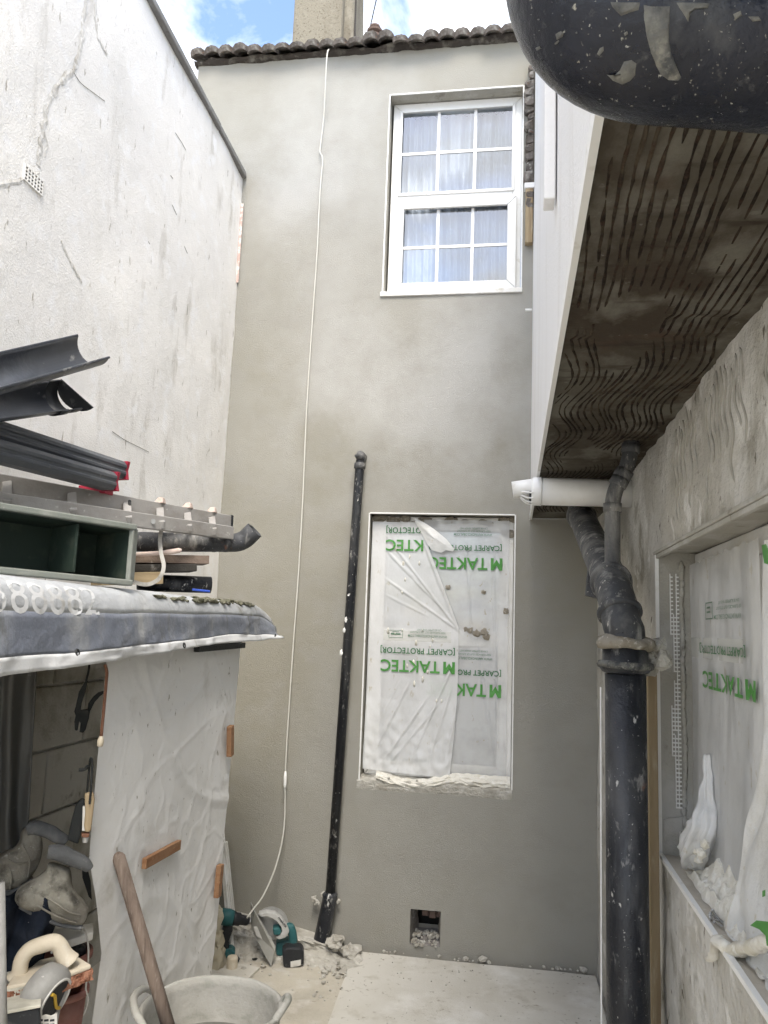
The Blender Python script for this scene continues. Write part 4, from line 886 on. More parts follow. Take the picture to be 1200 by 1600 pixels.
for k in range(60):
    x, y = rnd.uniform(820, 1200), rnd.uniform(0, 170); s = rnd.uniform(.6, 1.9)
    splash([(x+s*math.cos(a_)*rnd.uniform(.6, 1.2), y+s*math.sin(a_)*rnd.uniform(.6, 1.4)) for a_ in [2*math.pi*i/7 for i in range(7)]], 'mortar_splash', lift=.0008)

# ------------------------------------------------------------------ protective film over the rear window
FOLDS = []
def add_fold(p, q, h, w_=.010):
    a = ony(p[0], p[1], D+.045); b = ony(q[0], q[1], D+.045); FOLDS.append((a.x, a.z, b.x, b.z, h, w_))
for f_ in [((606, 840), (718, 986), .006), ((604, 905), (718, 986), .006, .008), ((612, 870), (690, 950), .004, .007), ((604, 930), (668, 962), .004, .007), ((606, 862), (650, 905), .005), ((655, 830), (716, 985), .006, .012),
           ((600, 1188), (668, 1090), .006, .012), ((606, 1195), (690, 1095), .004, .009), ((640, 1195), (712, 1030), .005, .008), ((668, 1195), (706, 1075), .004), ((590, 1165), (640, 1065), .005, .012), ((700, 1180), (716, 1090), .006, .010), ((598, 1120), (625, 1060), .003),
           ((770, 860), (778, 1180), .004, .010), ((728, 850), (736, 990), .004, .008), ((745, 1000), (772, 1190), .003, .012)]: add_fold(*f_)
def wrinkle(x, z):
    f = 0.004*nz3((x*6, z*3, 2), 1, 5)+.0015*nz3((x*20, z*12, 2), 1, 7)
    for (ax, az, bx, bz, h, w_) in FOLDS:
        dx, dz = bx-ax, bz-az; L2 = dx*dx+dz*dz; t = ((x-ax)*dx+(z-az)*dz)/L2
        if -.05 < t < 1.05:
            d_ = abs((x-ax)*dz-(z-az)*dx)/math.sqrt(L2)+.004*nz3((t*6, ax*9, 0))
            if d_ < w_: f += h*(1-d_/w_)*min(1, (t+.05)*6, (1.05-t)*6)
    return f
def film_y(x, z, base): return base-wrinkle(x, z)
def sheet(base, xl, xr, zt, zb, nm, lab):
    t = thing(nm, (xl(0.5), base, LW[2]), lab, 'plastic film')
    g = MB()
    def fn(u, v):
        x = xl(v)+(xr(v)-xl(v))*u; z = zt+(zb(u)-zt)*v; y = film_y(x, z, base)
        if v > .72 and 'left' in lab: k = (v-.72)/.28; y -= .026*k*(1+.7*nz3((x*9, 0, 3)))+.008*k*nz3((x*30, z*24, 1)); 
        return Vector((x, y, z))
    g.grid(fn, 120, 190); g.build('sheet', M['film2'] if 'left' in lab else M['film'], t, smooth=True); return t
BL, BR = D+.040, D+.056
fx = lambda px, py: ony(px, py, D+.045).x
fz = lambda px, py: ony(px, py, D+.045).z
e_t, e_m, e_b = fx(655, 815), fx(716, 1000), fx(703, 1195)
def xr_left(v): return e_t+(e_m-e_t)*min(1, v/.42) if v < .42 else e_m+(fx(722, 1110)-e_m)*math.sin((v-.42)/.58*math.pi)*.5+(e_b-e_m)*(v-.42)/.58
left_film = sheet(BL, lambda v: LW[0]+.012, xr_left, fz(640, 816), lambda u: LW[2]+.035+.02*(1-u), 'protective_film', 'crinkled printed film hanging over the left half of the rear ground floor window')
right_film = sheet(BR, lambda v: fx(662, 830), lambda v: LW[1]-.03, fz(700, 812), lambda u: LW[2]+.05, 'protective_film', 'flat printed film over the right half of the rear ground floor window')
def logo_text(width, height):
    """the block mark followed by TAKTEC"""
    mw = width*.155; pts = [(0, 0), (.24, 0), (.24, .5), (.5, .12), (.76, .5), (.76, 0), (1, 0), (1, 1), (.74, 1), (.5, .62), (.26, 1), (0, 1)]
    vs, fs = fit_text('TAKTEC', width*.80, height, .018); vs = [(u+width*.20, v) for u, v in vs]; n = len(vs)
    vs += [(x*mw, y*height) for x, y in pts]
    tri = [(0, 1, 2, 11), (2, 3, 9, 10), (2, 10, 11), (3, 4, 8, 9), (4, 5, 6, 7), (4, 7, 8)]
    return vs, fs+[tuple(n+i for i in t) for t in tri]
def put_print(par, base, string, pr, pl, pt, pb, m_, bold=0., surf=None, clip=None):
    """lettering turned upside down: starts at the right, its base line on top"""
    xr_, xl_, zt_, zb_ = fx(pr, (pt+pb)/2), fx(pl, (pt+pb)/2), fz((pl+pr)/2, pt), fz((pl+pr)/2, pb)
    vs, fs = logo_text(xr_-xl_, zt_-zb_) if string == 'M TAKTEC' else fit_text(string, xr_-xl_, zt_-zb_, bold); g = MB()
    pv = [(xr_-u, zt_-v) for u, v in vs]
    if clip: fs = [f for f in fs if all(clip(*pv[i]) for i in f)]
    g.raw([Vector((x, film_y(x, z, base)-.0055, z)) for x, z in pv], fs)
    return g.build('lettering', m_, par)
def stamp(par, base, x0, x1, y0, y1):
    g = MB(); w_ = .0022; X0, X1, Z0, Z1 = fx(x0, y0), fx(x1, y0), fz(x0, y1), fz(x0, y0)
    for (a, b, c, d) in ((X0, X1, Z0, Z0+w_), (X0, X1, Z1-w_, Z1), (X0, X0+w_, Z0+w_, Z1-w_), (X1-w_, X1, Z0+w_, Z1-w_), (X0+.012, X1-.012, (Z0+Z1)/2-.004, (Z0+Z1)/2+.004), (X0+.02, X1-.02, (Z0+Z1)/2+.010, (Z0+Z1)/2+.013)):
        g.quad(*[(x, film_y(x, z, base)-.0035, z) for x, z in ((a, c), (b, c), (b, d), (a, d))])
    g.build('stamp', M['smallprint'], par)
def band(par, base, px0, px1, py0, py1):
    g = MB(); X0, X1, Z0, Z1 = fx(px0, py0), fx(px1, py0), fz(px0, py1), fz(px0, py0)
    g.grid(lambda u, v: Vector((X0+u*(X1-X0), film_y(X0+u*(X1-X0), Z0+v*(Z1-Z0), base)-.0015, Z0+v*(Z1-Z0))), 24, 4); g.build('pale_band', M['cream_band'], par, smooth=True)
clipL = lambda x, z: x < e_t+.015+(fz(640, 816)-z)*.25
put_print(left_film, BL, '[CARPET PROTECTOR]', 718, 604, 822, 834, M['darkgreen'], .012, clip=clipL)
put_print(left_film, BL, 'M TAKTEC', 718, 603, 844, 862, M['green'], .028, clip=clipL)
band(left_film, BL, 600, 705, 984, 1000)
put_print(left_film, BL, 'CAN BE SLIPPERY WHEN WET', 690, 652, 983, 986, M['smallprint'])
put_print(left_film, BL, 'WWW.ANTINOXGLOBAL.COM', 699, 638, 992, 996, M['smallprint'], .006)
put_print(left_film, BL, 'KEEP SURFACES OUT OF SUNLIGHT', 696, 641, 987, 990, M['smallprint'])
stamp(left_film, BL, 608, 630, 984, 996)
put_print(left_film, BL, '[CARPET PROTECTOR]', 711, 595, 1010, 1022, M['darkgreen'], .012)
put_print(left_film, BL, 'M TAKTEC', 711, 595, 1032, 1051, M['green'], .028)
stamp(left_film, BL, 599, 621, 1181, 1191)
put_print(left_film, BL, 'WWW.ANTINOXGLOBAL.COM', 690, 632, 1186, 1190, M['smallprint'], .006)
put_print(right_film, BR, 'WWW.ANTINOXGLOBAL.COM', 769, 709, 833, 837, M['smallprint'], .006)
put_print(right_film, BR, 'CAN BE SLIPPERY WHEN WET', 762, 718, 824, 827, M['smallprint'])
put_print(right_film, BR, 'KEEP SURFACES OUT OF SUNLIGHT', 766, 714, 828, 831, M['smallprint'])
put_print(right_film, BR, '[CARPET PROTECTOR]', 784, 670, 849, 860, M['darkgreen'], .012)
put_print(right_film, BR, 'M TAKTEC', 785, 669, 871, 890, M['green'], .028)
put_print(right_film, BR, 'WWW.ANTINOXGLOBAL.COM', 769, 709, 1027, 1031, M['smallprint'], .006)
put_print(right_film, BR, 'CAN BE SLIPPERY WHEN WET', 762, 718, 1016, 1019, M['smallprint'])
put_print(right_film, BR, 'KEEP SURFACES OUT OF SUNLIGHT', 767, 712, 1021, 1024, M['smallprint'])
put_print(right_film, BR, '[CARPET PROTECTOR]', 783, 668, 1044, 1055, M['darkgreen'], .012)
put_print(right_film, BR, 'M TAKTEC', 783, 667, 1068, 1088, M['green'], .028)
# curled flap at the top of the left sheet
g = MB()
fl_o = [(646, 808), (665, 818), (680, 828), (698, 843), (710, 858), (708, 862), (697, 860), (690, 864), (675, 860), (668, 850), (660, 835), (650, 818)]
cxx = sum(p[0] for p in fl_o)/12; cyy = sum(p[1] for p in fl_o)/12
vs = [];
for k, s in enumerate((1, .7, .35, .02)):
    for (x, y) in fl_o: p = ony(cxx+(x-cxx)*s, cyy+(y-cyy)*s, D+.045); vs.append(Vector((p.x, BL-.010-.012*(1-s)-.004*nz3((x, y, k), .09), p.z)))
g.raw(vs, [(k*12+i, k*12+(i+1) % 12, (k+1)*12+(i+1) % 12, (k+1)*12+i) for k in range(3) for i in range(12)]); g.build('curled_flap', M['filmthick'], left_film, smooth=True)
# plaster drips stuck on the film, bunched hem on the sill
g = MB()
drips = [(660, 985), (650, 1005), (662, 1020), (660, 1062), (647, 1068), (636, 1040), (628, 985), (617, 990), (606, 985), (672, 1010), (676, 1000), (668, 1050), (650, 1130), (668, 1142), (665, 1147), (690, 1165), (690, 1160), (682, 1095), (633, 905), (628, 925), (690, 1095), (673, 1020), (640, 870), (630, 880), (655, 880), (646, 1035)]
for k, (x, y) in enumerate(drips): p = ony(x, y, BL-.008); p.y = film_y(p.x, p.z, BL)-.002; g.lump(p, rnd.uniform(.005, .010), k, .5, 1, (.8, .4, 1.7))
tag(g.build('plaster_drips', M['crumple'], left_film, smooth=True), None, None, kind='stuff')
g = MB()
def hem(u, v):
    x = fx(590, 1195)+u*(fx(712, 1200)-fx(590, 1195)); sag = .035*math.sin(math.pi*min(1, u*1.1)); z = LW[2]+.055-sag-.05*v+.006*nz3((x*30, v*5, 0)); y = D+.022-.03*math.sin(v*math.pi*.8)-.010*nz3((x*22, v*6, 2))
    return Vector((x, y, z))
g.grid(hem, 60, 14); g.build('bunched_hem', M['crumple'], left_film, smooth=False)
g = MB()
def hem2(u, v):
    x = fx(706, 1215)+u*(fx(797, 1215)-fx(706, 1215)); z = LW[2]+.06-.055*v+.008*nz3((x*26, v*5, 3)); y = D+.035-.04*math.sin(v*math.pi*.7)-.010*nz3((x*24, v*6, 5))
    return Vector((x, y, z))
g.grid(hem2, 50, 12); g.build('bunched_hem', M['crumple'], right_film)
g = MB(); 
for k, (x, y, s) in enumerate([(735, 985, .016), (745, 990, .022), (756, 988, .02), (760, 995, .018), (728, 983, .012), (700, 918, .014), (755, 925, .014), (790, 955, .016)]): p = ony(x, y, BR); p.y = film_y(p.x, p.z, BR)-.002; g.lump(p, s, k, .7, 2, (1, .3, .9))
tag(g.build('mortar_smear', M['mortarring'], right_film), None, None, kind='stuff')

# ------------------------------------------------------------------ film over the side window
sfm = thing('side_film', (FX, 2.1, SZ), 'printed clear film hanging over the far pane of the side window', 'plastic film')
FXF = FX-.014
def swr(y, z): return .005*nz3((y*9, z*3, 0), 1, 2)+.002*nz3((y*30, z*7, 0), 1, 6)+.005*abs(nz3((y*9+z*3, z*2, 4), 1, 2))
yA = JY-.018; yB = onx(1192, 1000, FXF).y
def sfx(y, z):
    k = max(0, (SZ+.33-z)/.33); return FXF-swr(y, z)-.006*k*k*(1+.6*nz3((y*14, 0, 2)))
g = MB()
def sfn(u, v):
    z = LZ-.035+.012*nz3((u*14, 0, 2))+v*(SZ+.02-LZ+.035); y = yA+u*(yB-yA); y += (.02*max(0, v-.6)/.4)*(1-u); return Vector((sfx(y, z), y, z))
g.grid(sfn, 60, 110); g.build('sheet', M['film2'], sfm, smooth=True)
def side_print(string, pr, pl, pt, pb, m_, bold=0., par=None):
    cx_ = (pr+pl)/2; y_r, y_l = onx(pr, (pt+pb)/2, FXF).y, onx(pl, (pt+pb)/2, FXF).y; zt_, zb_ = onx(cx_, pt, FXF).z, onx(cx_, pb, FXF).z
    vs, fs = logo_text(y_l-y_r, zt_-zb_) if string == 'M TAKTEC' else fit_text(string, y_l-y_r, zt_-zb_, bold); g = MB(); g.raw([Vector((sfx(y_r+u, zt_-v)-.007, y_r+u, zt_-v)) for u, v in vs], fs)
    return g.build('lettering', m_, par or sfm)
side_print('M TAKTEC', 1188, 1102, 1056, 1086, M['green'], .028)
side_print('[CARPET PROTECTOR]', 1172, 1098, 1006, 1024, M['darkgreen'], .012)
side_print('WWW.ANTINOXGLOBAL.COM', 1166, 1121, 959, 967, M['smallprint'], .006)
side_print('KEEP SURFACES OUT OF SUNLIGHT', 1166, 1123, 946, 951, M['smallprint'], .004)
side_print('CAN BE SLIPPERY WHEN WET', 1162, 1127, 937, 942, M['smallprint'], .004)
g = MB(); y0, y1, z0, z1 = onx(1117, 950, FXF).y, onx(1104, 950, FXF).y, onx(1110, 968, FXF).z, onx(1110, 941, FXF).z; w_ = .003
for (a, b, c, d) in ((y0, y1, z0, z0+w_), (y0, y1, z1-w_, z1), (y0, y0+w_*1.6, z0+w_, z1-w_), (y1-w_*1.6, y1, z0+w_, z1-w_), (y0+.02, y1-.015, (z0+z1)/2-.006, (z0+z1)/2-.001), (y0+.02, y1-.015, (z0+z1)/2+.006, (z0+z1)/2+.011)):
    g.quad(*[(sfx(y, z)-.0035, y, z) for y, z in ((a, c), (b, c), (b, d), (a, d))])
g.build('stamp', M['smallprint'], sfm)
g = MB(); z0, z1 = onx(1140, 1034, FXF).z, onx(1140, 998, FXF).z
g.grid(lambda u, v: Vector((sfx(yA+(yB-yA)*u, z0+(z1-z0)*v)-.0018, yA+(yB-yA)*u*.8, z0+(z1-z0)*v)), 20, 4); g.build('pale_band', M['cream_band'], sfm, smooth=True)
# gathered corner hanging like a pouch at the foot of the jamb
bp_ = [onx(1110, 1180, FX-.016), onx(1110, 1225, FX-.02), onx(1106, 1262, FX-.03), onx(1100, 1292, FX-.045), onx(1090, 1320, FX-.055), onx(1082, 1338, FX-.06), onx(1074, 1350, FX-.065)]
g = MB(); pth_ = smooth_path(bp_, 8); n_ = len(pth_)
rr = [.008+.026*math.sin(min(1, i/(n_*.85))*math.pi*.66) if i < n_*.82 else .028*(n_-i)/(n_*.18)*.8+.006 for i in range(n_)]
g.tube(pth_, rr, 40)
for k_, v_ in enumerate(g.v):
    a_ = 2*math.pi*(k_ % 40)/40; c_ = pth_[min(k_//40, n_-1)]; q_ = 1+.22*math.sin(a_*5+(k_//40)*.12)+.18*math.sin(a_*9+1+(k_//40)*.2); v_ += (v_-c_)*(q_-1)+Vector((nz3(v_, 30, 1), nz3(v_, 30, 4), nz3(v_, 18, 8)))*.008
g.build('gathered_pouch', M['film2'], sfm, smooth=True)
g = MB()
for k_ in range(16): g.lump(onx(rnd.uniform(1074, 1102), rnd.uniform(1318, 1350), FX-.06), rnd.uniform(.006, .014), k_, .6, 1)
tag(g.build('trapped_crumbs', M['crumple'], sfm), None, None, kind='stuff')
g = MB()
def crum(u, v):
    x = XR+.03+u*(FX-.018-XR-.03); y = 1.66+v*(2.34-1.66); e = min(1, u*5, v*6, (1-v)*6)
    x -= .012*nz3((y*14, 0, 3))*(1-u); rr_ = abs(nz3((x*34, y*22, 0), 1, 2))
    h = .004+e*(.012+.050*u*u+.030*rr_+.014*nz3((x*70, y*50, 0), 1, 5)); return Vector((x, y, SZ+max(h, .003)))
g.grid(crum, 44, 70); g.build('crumpled_tail', M['crumple'], sfm)
# nearer sheet
sf2 = thing('side_film', (FX-.05, 1.5, SZ), 'bunched white film falling over the near part of the side window sill', 'plastic film')
edge = [(1196, 846), (1193, 930), (1191, 1050), (1190, 1140), (1186, 1200), (1176, 1260), (1160, 1320), (1150, 1380), (1143, 1430), (1138, 1478)]
ep = smooth_path([onx(x, y, FX-.03-.045*max(0, (i-5)/4)) for i, (x, y) in enumerate(edge)], 10)
g = MB(); nE = len(ep)
def s2(u, v):
    i = min(int(v*(nE-1)), nE-2); t = v*(nE-1)-i; p = ep[i].lerp(ep[i+1], t); y = p.y-u*(p.y-.7)
    return Vector((min(p.x-.006*math.sin(u*60+6*nz3((u*4, v*2, 0)))-.008*nz3((u*12, v*5, 0), 1, 4), FX-.016), y, max(p.z, SZ+.006)))
g.grid(s2, 110, 90); g.build('sheet', M['filmthick'], sf2, smooth=True)
tl = smooth_path([onx(1104, 1500, XR-.012), onx(1125, 1490, XR-.006), onx(1150, 1484, XR+.012), onx(1180, 1478, XR+.02), onx(1215, 1466, XR+.03)], 8)
g = MB(); n_ = len(tl); g.tube([Vector((p.x, p.y, max(p.z, SZ+.008))) if i > 5 else p for i, p in enumerate(tl)], [.0025+.011*min(1, i/8)*(1+.5*nz3((i*.5, 0, 0))) for i in range(n_)], 12)
g.v = [v+Vector((0, nz3(v, 50, 1), nz3(v, 40, 3)))*.006 for v in g.v]; g.build('twisted_tail', M['crumple'], sf2, smooth=True)
def leafshape(outl, X, nm):
    g = MB(); ps = [onx(x, y, X) for x, y in outl]; g.raw(ps, [tuple(range(len(ps)))]); g.build(nm, M['green'], sf2)
leafshape([(1172, 1446), (1182, 1438), (1200, 1440), (1212, 1446), (1212, 1476), (1198, 1478), (1196, 1462), (1186, 1452)], FX-.095, 'green_print'); leafshape([(1191, 1392), (1196, 1390), (1196, 1400), (1191, 1402)], FX-.09, 'green_print')
leafshape([(1190, 852), (1197, 850), (1206, 872), (1206, 884), (1194, 880), (1192, 868)], FX-.055, 'green_print')
# screws on the sill
sp = [((1111, 1428), (1130, 1443)), ((1108, 1434), (1128, 1448)), ((1114, 1423), (1124, 1437)), ((1113, 1436), (1131, 1440)), ((1118, 1441), (1130, 1447)), ((1110, 1431), (1122, 1444))]
for i, (a_, b_) in enumerate(sp):
    a_ = onz(*a_, SZ+.005+.003*(i % 3)); b_ = onz(*b_, SZ+.005+.003*(i % 3)); a_.x = max(a_.x, XR+.012)
    s_ = thing('screw', a_, 'small zinc-plated screw in the little pile on the side window sill', 'screw', 'screws on the sill')
    g = MB(); g.tube([a_, a_.lerp(b_, .9), b_], [.0018, .0018, .0004], 7); g.build('shank', M['steel'], s_, smooth=True)
    g = MB(); d_ = (a_-b_).normalized(); g.tube([a_, a_+d_*.002, a_+d_*.0035], [.0018, .0042, .0042], 10); g.build('head', M['steel'], s_)
# ------------------------------------------------------------------ store along the left wall: frame, banner roof, curtain
XS = -1.13
fr = thing('storage_rack', (-1.35, 2.3, 0), 'rough timber rack under the banner roof', 'rack')
g = MB(); g.box(XL+.012, XS-.03, 1.1, 3.5, 1.635, 1.66); g.build('top_board', M['timber'], fr)
for (x, y) in ((XS-.06, 3.12), (XL+.05, 3.42), (XL+.05, 1.2), (XS-.05, 1.2)):
    g = MB(); g.box(x-.022, x+.022, y-.022, y+.022, -.03, 1.634); g.build('post', M['timber'], fr, bevel=.003)
g = MB(); p0 = onx(307, 1014, XS+.02); p1 = onx(380, 1008, XS+.02); g.bar(p0, p1, .02, .022); g.build('bracket', M['iron'], fr)
g = MB(); g.box(XL+.012, XS-.08, 1.25, 2.2, .40, .42); g.build('lower_shelf', M['timber'], fr)

ban = thing('banner_roof', (-1.3, 2.3, 1.66), 'blue and white vinyl banner with digits folded over the store roof', 'banner')
prof = [(XL+.015, 1.70, 0), (-1.40, 1.695, 0), (-1.22, 1.69, 0), (-1.14, 1.684, 0), (-1.105, 1.668, 0), (-1.090, 1.640, 0), (-1.083, 1.600, 1), (-1.080, 1.575, 1), (-1.076, 1.540, 2), (-1.072, 1.520, 2), (-1.068, 1.498, 2)]
NB = len(prof)-1
YB0, YB1 = 1.0, 3.54
def ban_pt(y, t):
    k = min(int(t), NB-1); f = t-k; x = prof[k][0]*(1-f)+prof[k+1][0]*f; z = prof[k][1]*(1-f)+prof[k+1][1]*f
    fr_ = max(0, (t-3)/(NB-3)); z -= fr_*(.018*math.sin((y-1.2)*2.1+.6)+.012*(2.4-y)); z += .006*fr_*nz3((y*3, t*.5, 0), 1, 2)
    x += fr_*(.014*nz3((y*4, t*.3, 0), 1, 4)+.008*nz3((y*13, t*.6, 0), 1, 8)+.006*max(0, 1-abs(nz3((y*7+t*.5, t*.25, 3), 1, 2))/.12))
    z += .004*nz3((y*5, x*5, 0), 1, 3)
    e = max(0, (y-3.38)/.16)
    x += e*e*.05*fr_; z += -.05*e*e*(1-fr_)+.012*e*fr_+.01*e*nz3((t, 0, 4))
    return Vector((x, y, z))
seg = {0: MB(), 1: MB(), 2: MB()}; NY_ = 150; SUB = 3
for mi, nm, mt in ((0, 'upper_cover', M['bannergrey']), (1, 'blue_stripe', M['bannerblue']), (2, 'white_hem', M['bannerwhite'])):
    t0, t1 = {0: (0, 5.6), 1: (5.6, 8.6), 2: (8.6, NB)}[mi]
    g = MB(); n = max(3, int((t1-t0)*SUB)); g.grid(lambda u, v: ban_pt(YB0+u*(YB1-YB0), t0+(t1-t0)*v), NY_, n); g.build(nm, mt, ban, smooth=True, solid=.002)
def ban_front(px, py):      # point of the front flap under a picture point: returns (y, t)
    q = onx(px, py, -1.088); best = min((abs(ban_pt(q.y, 3+(NB-3)*k/60).z-q.z), 3+(NB-3)*k/60) for k in range(61)); return q.y, best[1]
yA_, _ = ban_front(-18, 940); yB_, _ = ban_front(154, 940)
vs, fs = fit_text('588882', yB_-yA_, 1.0, .0, 4); g = MB()
g.raw([ban_pt(yA_+u, 5.75-v*2.2)+Vector((.0012, 0, .0006)) for u, v in vs], fs); g.build('digits', M['digits'], ban)
for (x, y) in ((112, 1020), (276, 1008), (414, 998)):
    yy_, tt = ban_front(x, y); c = ban_pt(yy_, min(tt, NB-.6)); g = MB(); g.lathe([(.004, 0), (.005, .003), (.009, .003), (.0105, 0)], c, (1, 0, .1), 14); g.build('eyelet', M['iron'], ban)
# mossy dirt and crumbs lying on the cover
g = MB()
for k in range(46):
    y = 2.35+rnd.random()*1.0; p = ban_pt(y, 4.0+rnd.uniform(-.5, .25)); r = rnd.uniform(.006, .02); g.lump(p+Vector((-.004, 0, r*.2)), r, k, .7, 1, (1.2, 2.0, .55))
tag(g.build('moss', M['moss']), 'mossy dirt and crumbs along the front edge of the banner roof', 'moss', kind='stuff')

cut = thing('curtain_sheet', (XS, 2.7, 0), 'creased white plastic sheet hanging as the side of the store', 'plastic sheet')
le = [(1.50, onx(168, 1018, XS).y), (1.3, onx(158, 1130, XS).y), (1.1, onx(148, 1240, XS).y), (.95, onx(141, 1330, XS).y), (.80, onx(152, 1415, XS).y), (.66, onx(160, 1480, XS).y), (.5, onx(148, 1560, XS).y), (.3, onx(140, 1640, XS).y), (-.02, onx(140, 1700, XS).y)]
def yl(z):
    for (z1, y1), (z0, y0) in zip(le, le[1:]):
        if z0 <= z <= z1: return y0+(y1-y0)*(z-z0)/(z1-z0)
    return le[0][1]
def ridge(q, w_=.10): return max(0, 1-abs(q)/w_)
def cwr(y, z):
    f = .014*nz3((y*1.7, z*1.1, 0), 1, 3)
    for s, a_, k in ((1.0, .005, 1), (-.9, .0035, 2), (.25, .003, 3), (-2.2, .002, 6)):       # creases running several ways
        f += a_*ridge(nz3(((y+z*s)*1.9, (z-y*s)*.6, k*4.1), 1, k), .05)
    f += .003*nz3((y*8, z*6, 5))+.002*ridge(nz3((y*9+z*6, z*7-y*5, 2), 1, 8), .12)
    return f
def cpt(u, v):
    z = 1.555+v*(-.02-1.555); y0 = yl(min(z, 1.5)); y1 = 3.285-.092*(1.51-z)+.008*math.sin(z*5); y = y0+u*(y1-y0)
    return Vector((XS+cwr(y, z)*min(1, .25+u*3), y, z))
g = MB(); g.grid(cpt, 130, 190); g.build('sheet', M['curtaintarp'], cut, smooth=True)
def on_cur(px, py): p = onx(px, py, XS+.02); return Vector((XS+cwr(p.y, p.z)+.012, p.y, p.z))
g = MB(); g.bar(on_cur(229, 1350), on_cur(284, 1320), .016, .032); g.build('batten', M['redwood'], cut, bevel=.002)
q0, q1 = on_cur(358, 1134), on_cur(357, 1181); g = MB(); g.bar(q0+Vector((.008, 0, 0)), q1+Vector((.008, 0, 0)), .02, .036, up=(0, 1, 0)); g.build('batten', M['redwood'], cut, bevel=.002)
q0, q1 = on_cur(339, 1353), on_cur(335, 1404); g = MB(); g.bar(q0+Vector((.008, .02, 0)), q1+Vector((.008, .02, 0)), .02, .036, up=(0, 1, 0)); g.build('batten', M['redwood'], cut, bevel=.002)

# painted blocks of the left wall showing inside the store
for j in range(6):
    for i in range(6):
        y = 1.55+i*.45+(.22 if j % 2 else 0); z = .25+j*.222
        if y > 3.9: continue
        g = MB(); e = rnd.uniform(0, .003); g.box(XL+.004, XL+.021+e, y, min(y+.44, 4.1), z, z+.214); g.build('block', M['block'], lw, bevel=.006)
# dark sheet hung at the near end
dk = VPlane(onx(30, 1200, -1.42)); g = MB()
g.grid(lambda u, v: dk(-60+u*(118-22*v), 1030+v*420, .02*math.sin(u*16+2*nz3((u*3, v*2, 0)))+.015*nz3((u*8, v*5, 0))), 40, 30)
tag(g.build('dark_sheet', M['darksheet'], smooth=True, solid=.003), 'dark plastic sheet hanging inside the store at the left edge', 'plastic sheet')
g = MB(); fp = VPlane(onx(3, 1500, -1.10)); g.tube([fp(-1, 1380), fp(4, 1680)], .012, 10)
tag(g.build('grey_pole', M['greyplastic'], smooth=True), 'pale grey upright pole at the left edge in front of the tools', 'pole')

# ------------------------------------------------------------------ things stacked on the store roof
def half_gutter(a, b, r, th, open_dir, stop=None):
    """half-round channel from a to b, its open side towards open_dir"""
    a, b = Vector(a), Vector(b); d = (b-a).normalized(); o_ = Vector(open_dir); o_ = (o_-d*o_.dot(d)).normalized(); s = d.cross(o_); g = MB(); n = 18
    for rr, fl_ in ((r, 0), (r-th, 1)):
        vs = []
        for p in (a, b):
            for k in range(n+1):
                an = math.pi*k/n; vs.append(p+(s*math.cos(an)-o_*math.sin(an))*rr)
        g.raw(vs, [(k, k+1, n+2+k, n+1+k) for k in range(n)])
    m_ = n+1
    for e in (0, 1):
        for k in range(n): g.f.append((e*m_+k, e*m_+k+1, 2*m_+e*m_+k+1, 2*m_+e*m_+k)); g.mi.append(0)
    for k in (0, n): g.f.append((k, m_+k, 3*m_+k, 2*m_+k)); g.mi.append(0)
    return g, d, o_, s
ga, gb = ony(-110, 606, 1.62), ony(146, 541, 2.16)
gt = thing('gutter', ga, 'grey half-round gutter on top of the pile, slanting up to the right', 'gutter', 'gutters on the store roof')
g, d_, o_, s_ = half_gutter(ga, gb, .060, .004, (.62, -.35, .85)); g.build('channel', M['gutter'], gt, smooth=True)
g = MB(); 
for sg in (1, -1): g.bar(ga+s_*sg*.060, gb+s_*sg*.060, .007, .007)
g.build('rolled_edge', M['gutter'], gt, bevel=.002)
ga, gb = ony(-120, 642, 1.72), ony(92, 618, 2.18)
gt = thing('gutter', ga, 'black half-round gutter with a corner piece under the slanting gutter', 'gutter', 'gutters on the store roof')
g, d_, o_, s_ = half_gutter(ga, gb, .054, .004, (.80, -.75, .42)); g.build('channel', M['gutter'], gt, smooth=True)
g = MB(); c1 = gb; 
g2, dd, oo, s2_ = half_gutter(gb-d_*.035, gb+d_*.005, .0595, .005, o_); g2.build('union_clip', M['darkplastic'], gt, smooth=True)
g2, dd, oo, s2_ = half_gutter(gb-d_*.005, gb+d_*.06, .057, .004, o_); g2.build('corner_piece', M['darkplastic'], gt, smooth=True)
g = MB(); pe = gb+d_*.06; arcp = [pe+(s_*math.cos(math.pi*k/14)-o_*math.sin(math.pi*k/14))*.058 for k in range(15)]
sh_ = [p+d_*.05*((p-pe).dot(s_)/.058*(-1 if s_.z > 0 else 1)*.5+.5) for p in arcp]; g.prism(sh_, d_*.004); g.build('stop_end', M['darkplastic'], gt)
def edge_bar(pa, pb, wd, ht, lab, nm='straight_edge'):
    a, b = pa, pb; t = thing(nm, a, lab, 'straightedge', 'straight edges on the store roof'); g = MB()
    d = (b-a).normalized(); r = d.cross(Vector((0, 0, 1))).normalized(); u = r.cross(d); w2, h2 = wd/2, ht/2
    cs = [(-w2, -h2), (w2*.6, -h2), (w2, -h2*.5), (w2, -.12*ht), (w2*.86, -.06*ht), (w2*.86, .06*ht), (w2, .12*ht), (w2, h2*.55), (w2*.55, h2), (-w2, h2)]
    g.prism([a+r*x+u*y for x, y in cs], b-a); g.build('bar', M['steeledge'], t, bevel=.0015)
    g = MB(); k = [(-w2*1.04, -h2*1.06), (w2*1.05, -h2*1.06), (w2*.80, 0), (w2*1.05, h2*1.06), (-w2*1.04, h2*1.06)]
    g.prism([b+r*x+u*y for x, y in k], d*.016); g.build('end_cap', M['redcap'], t, bevel=.002); return t
edge_bar(ony(-140, 632, 1.75), ony(188, 735, 2.58), .055, .062, 'dark aluminium straightedge with red end cap, upper of the two')
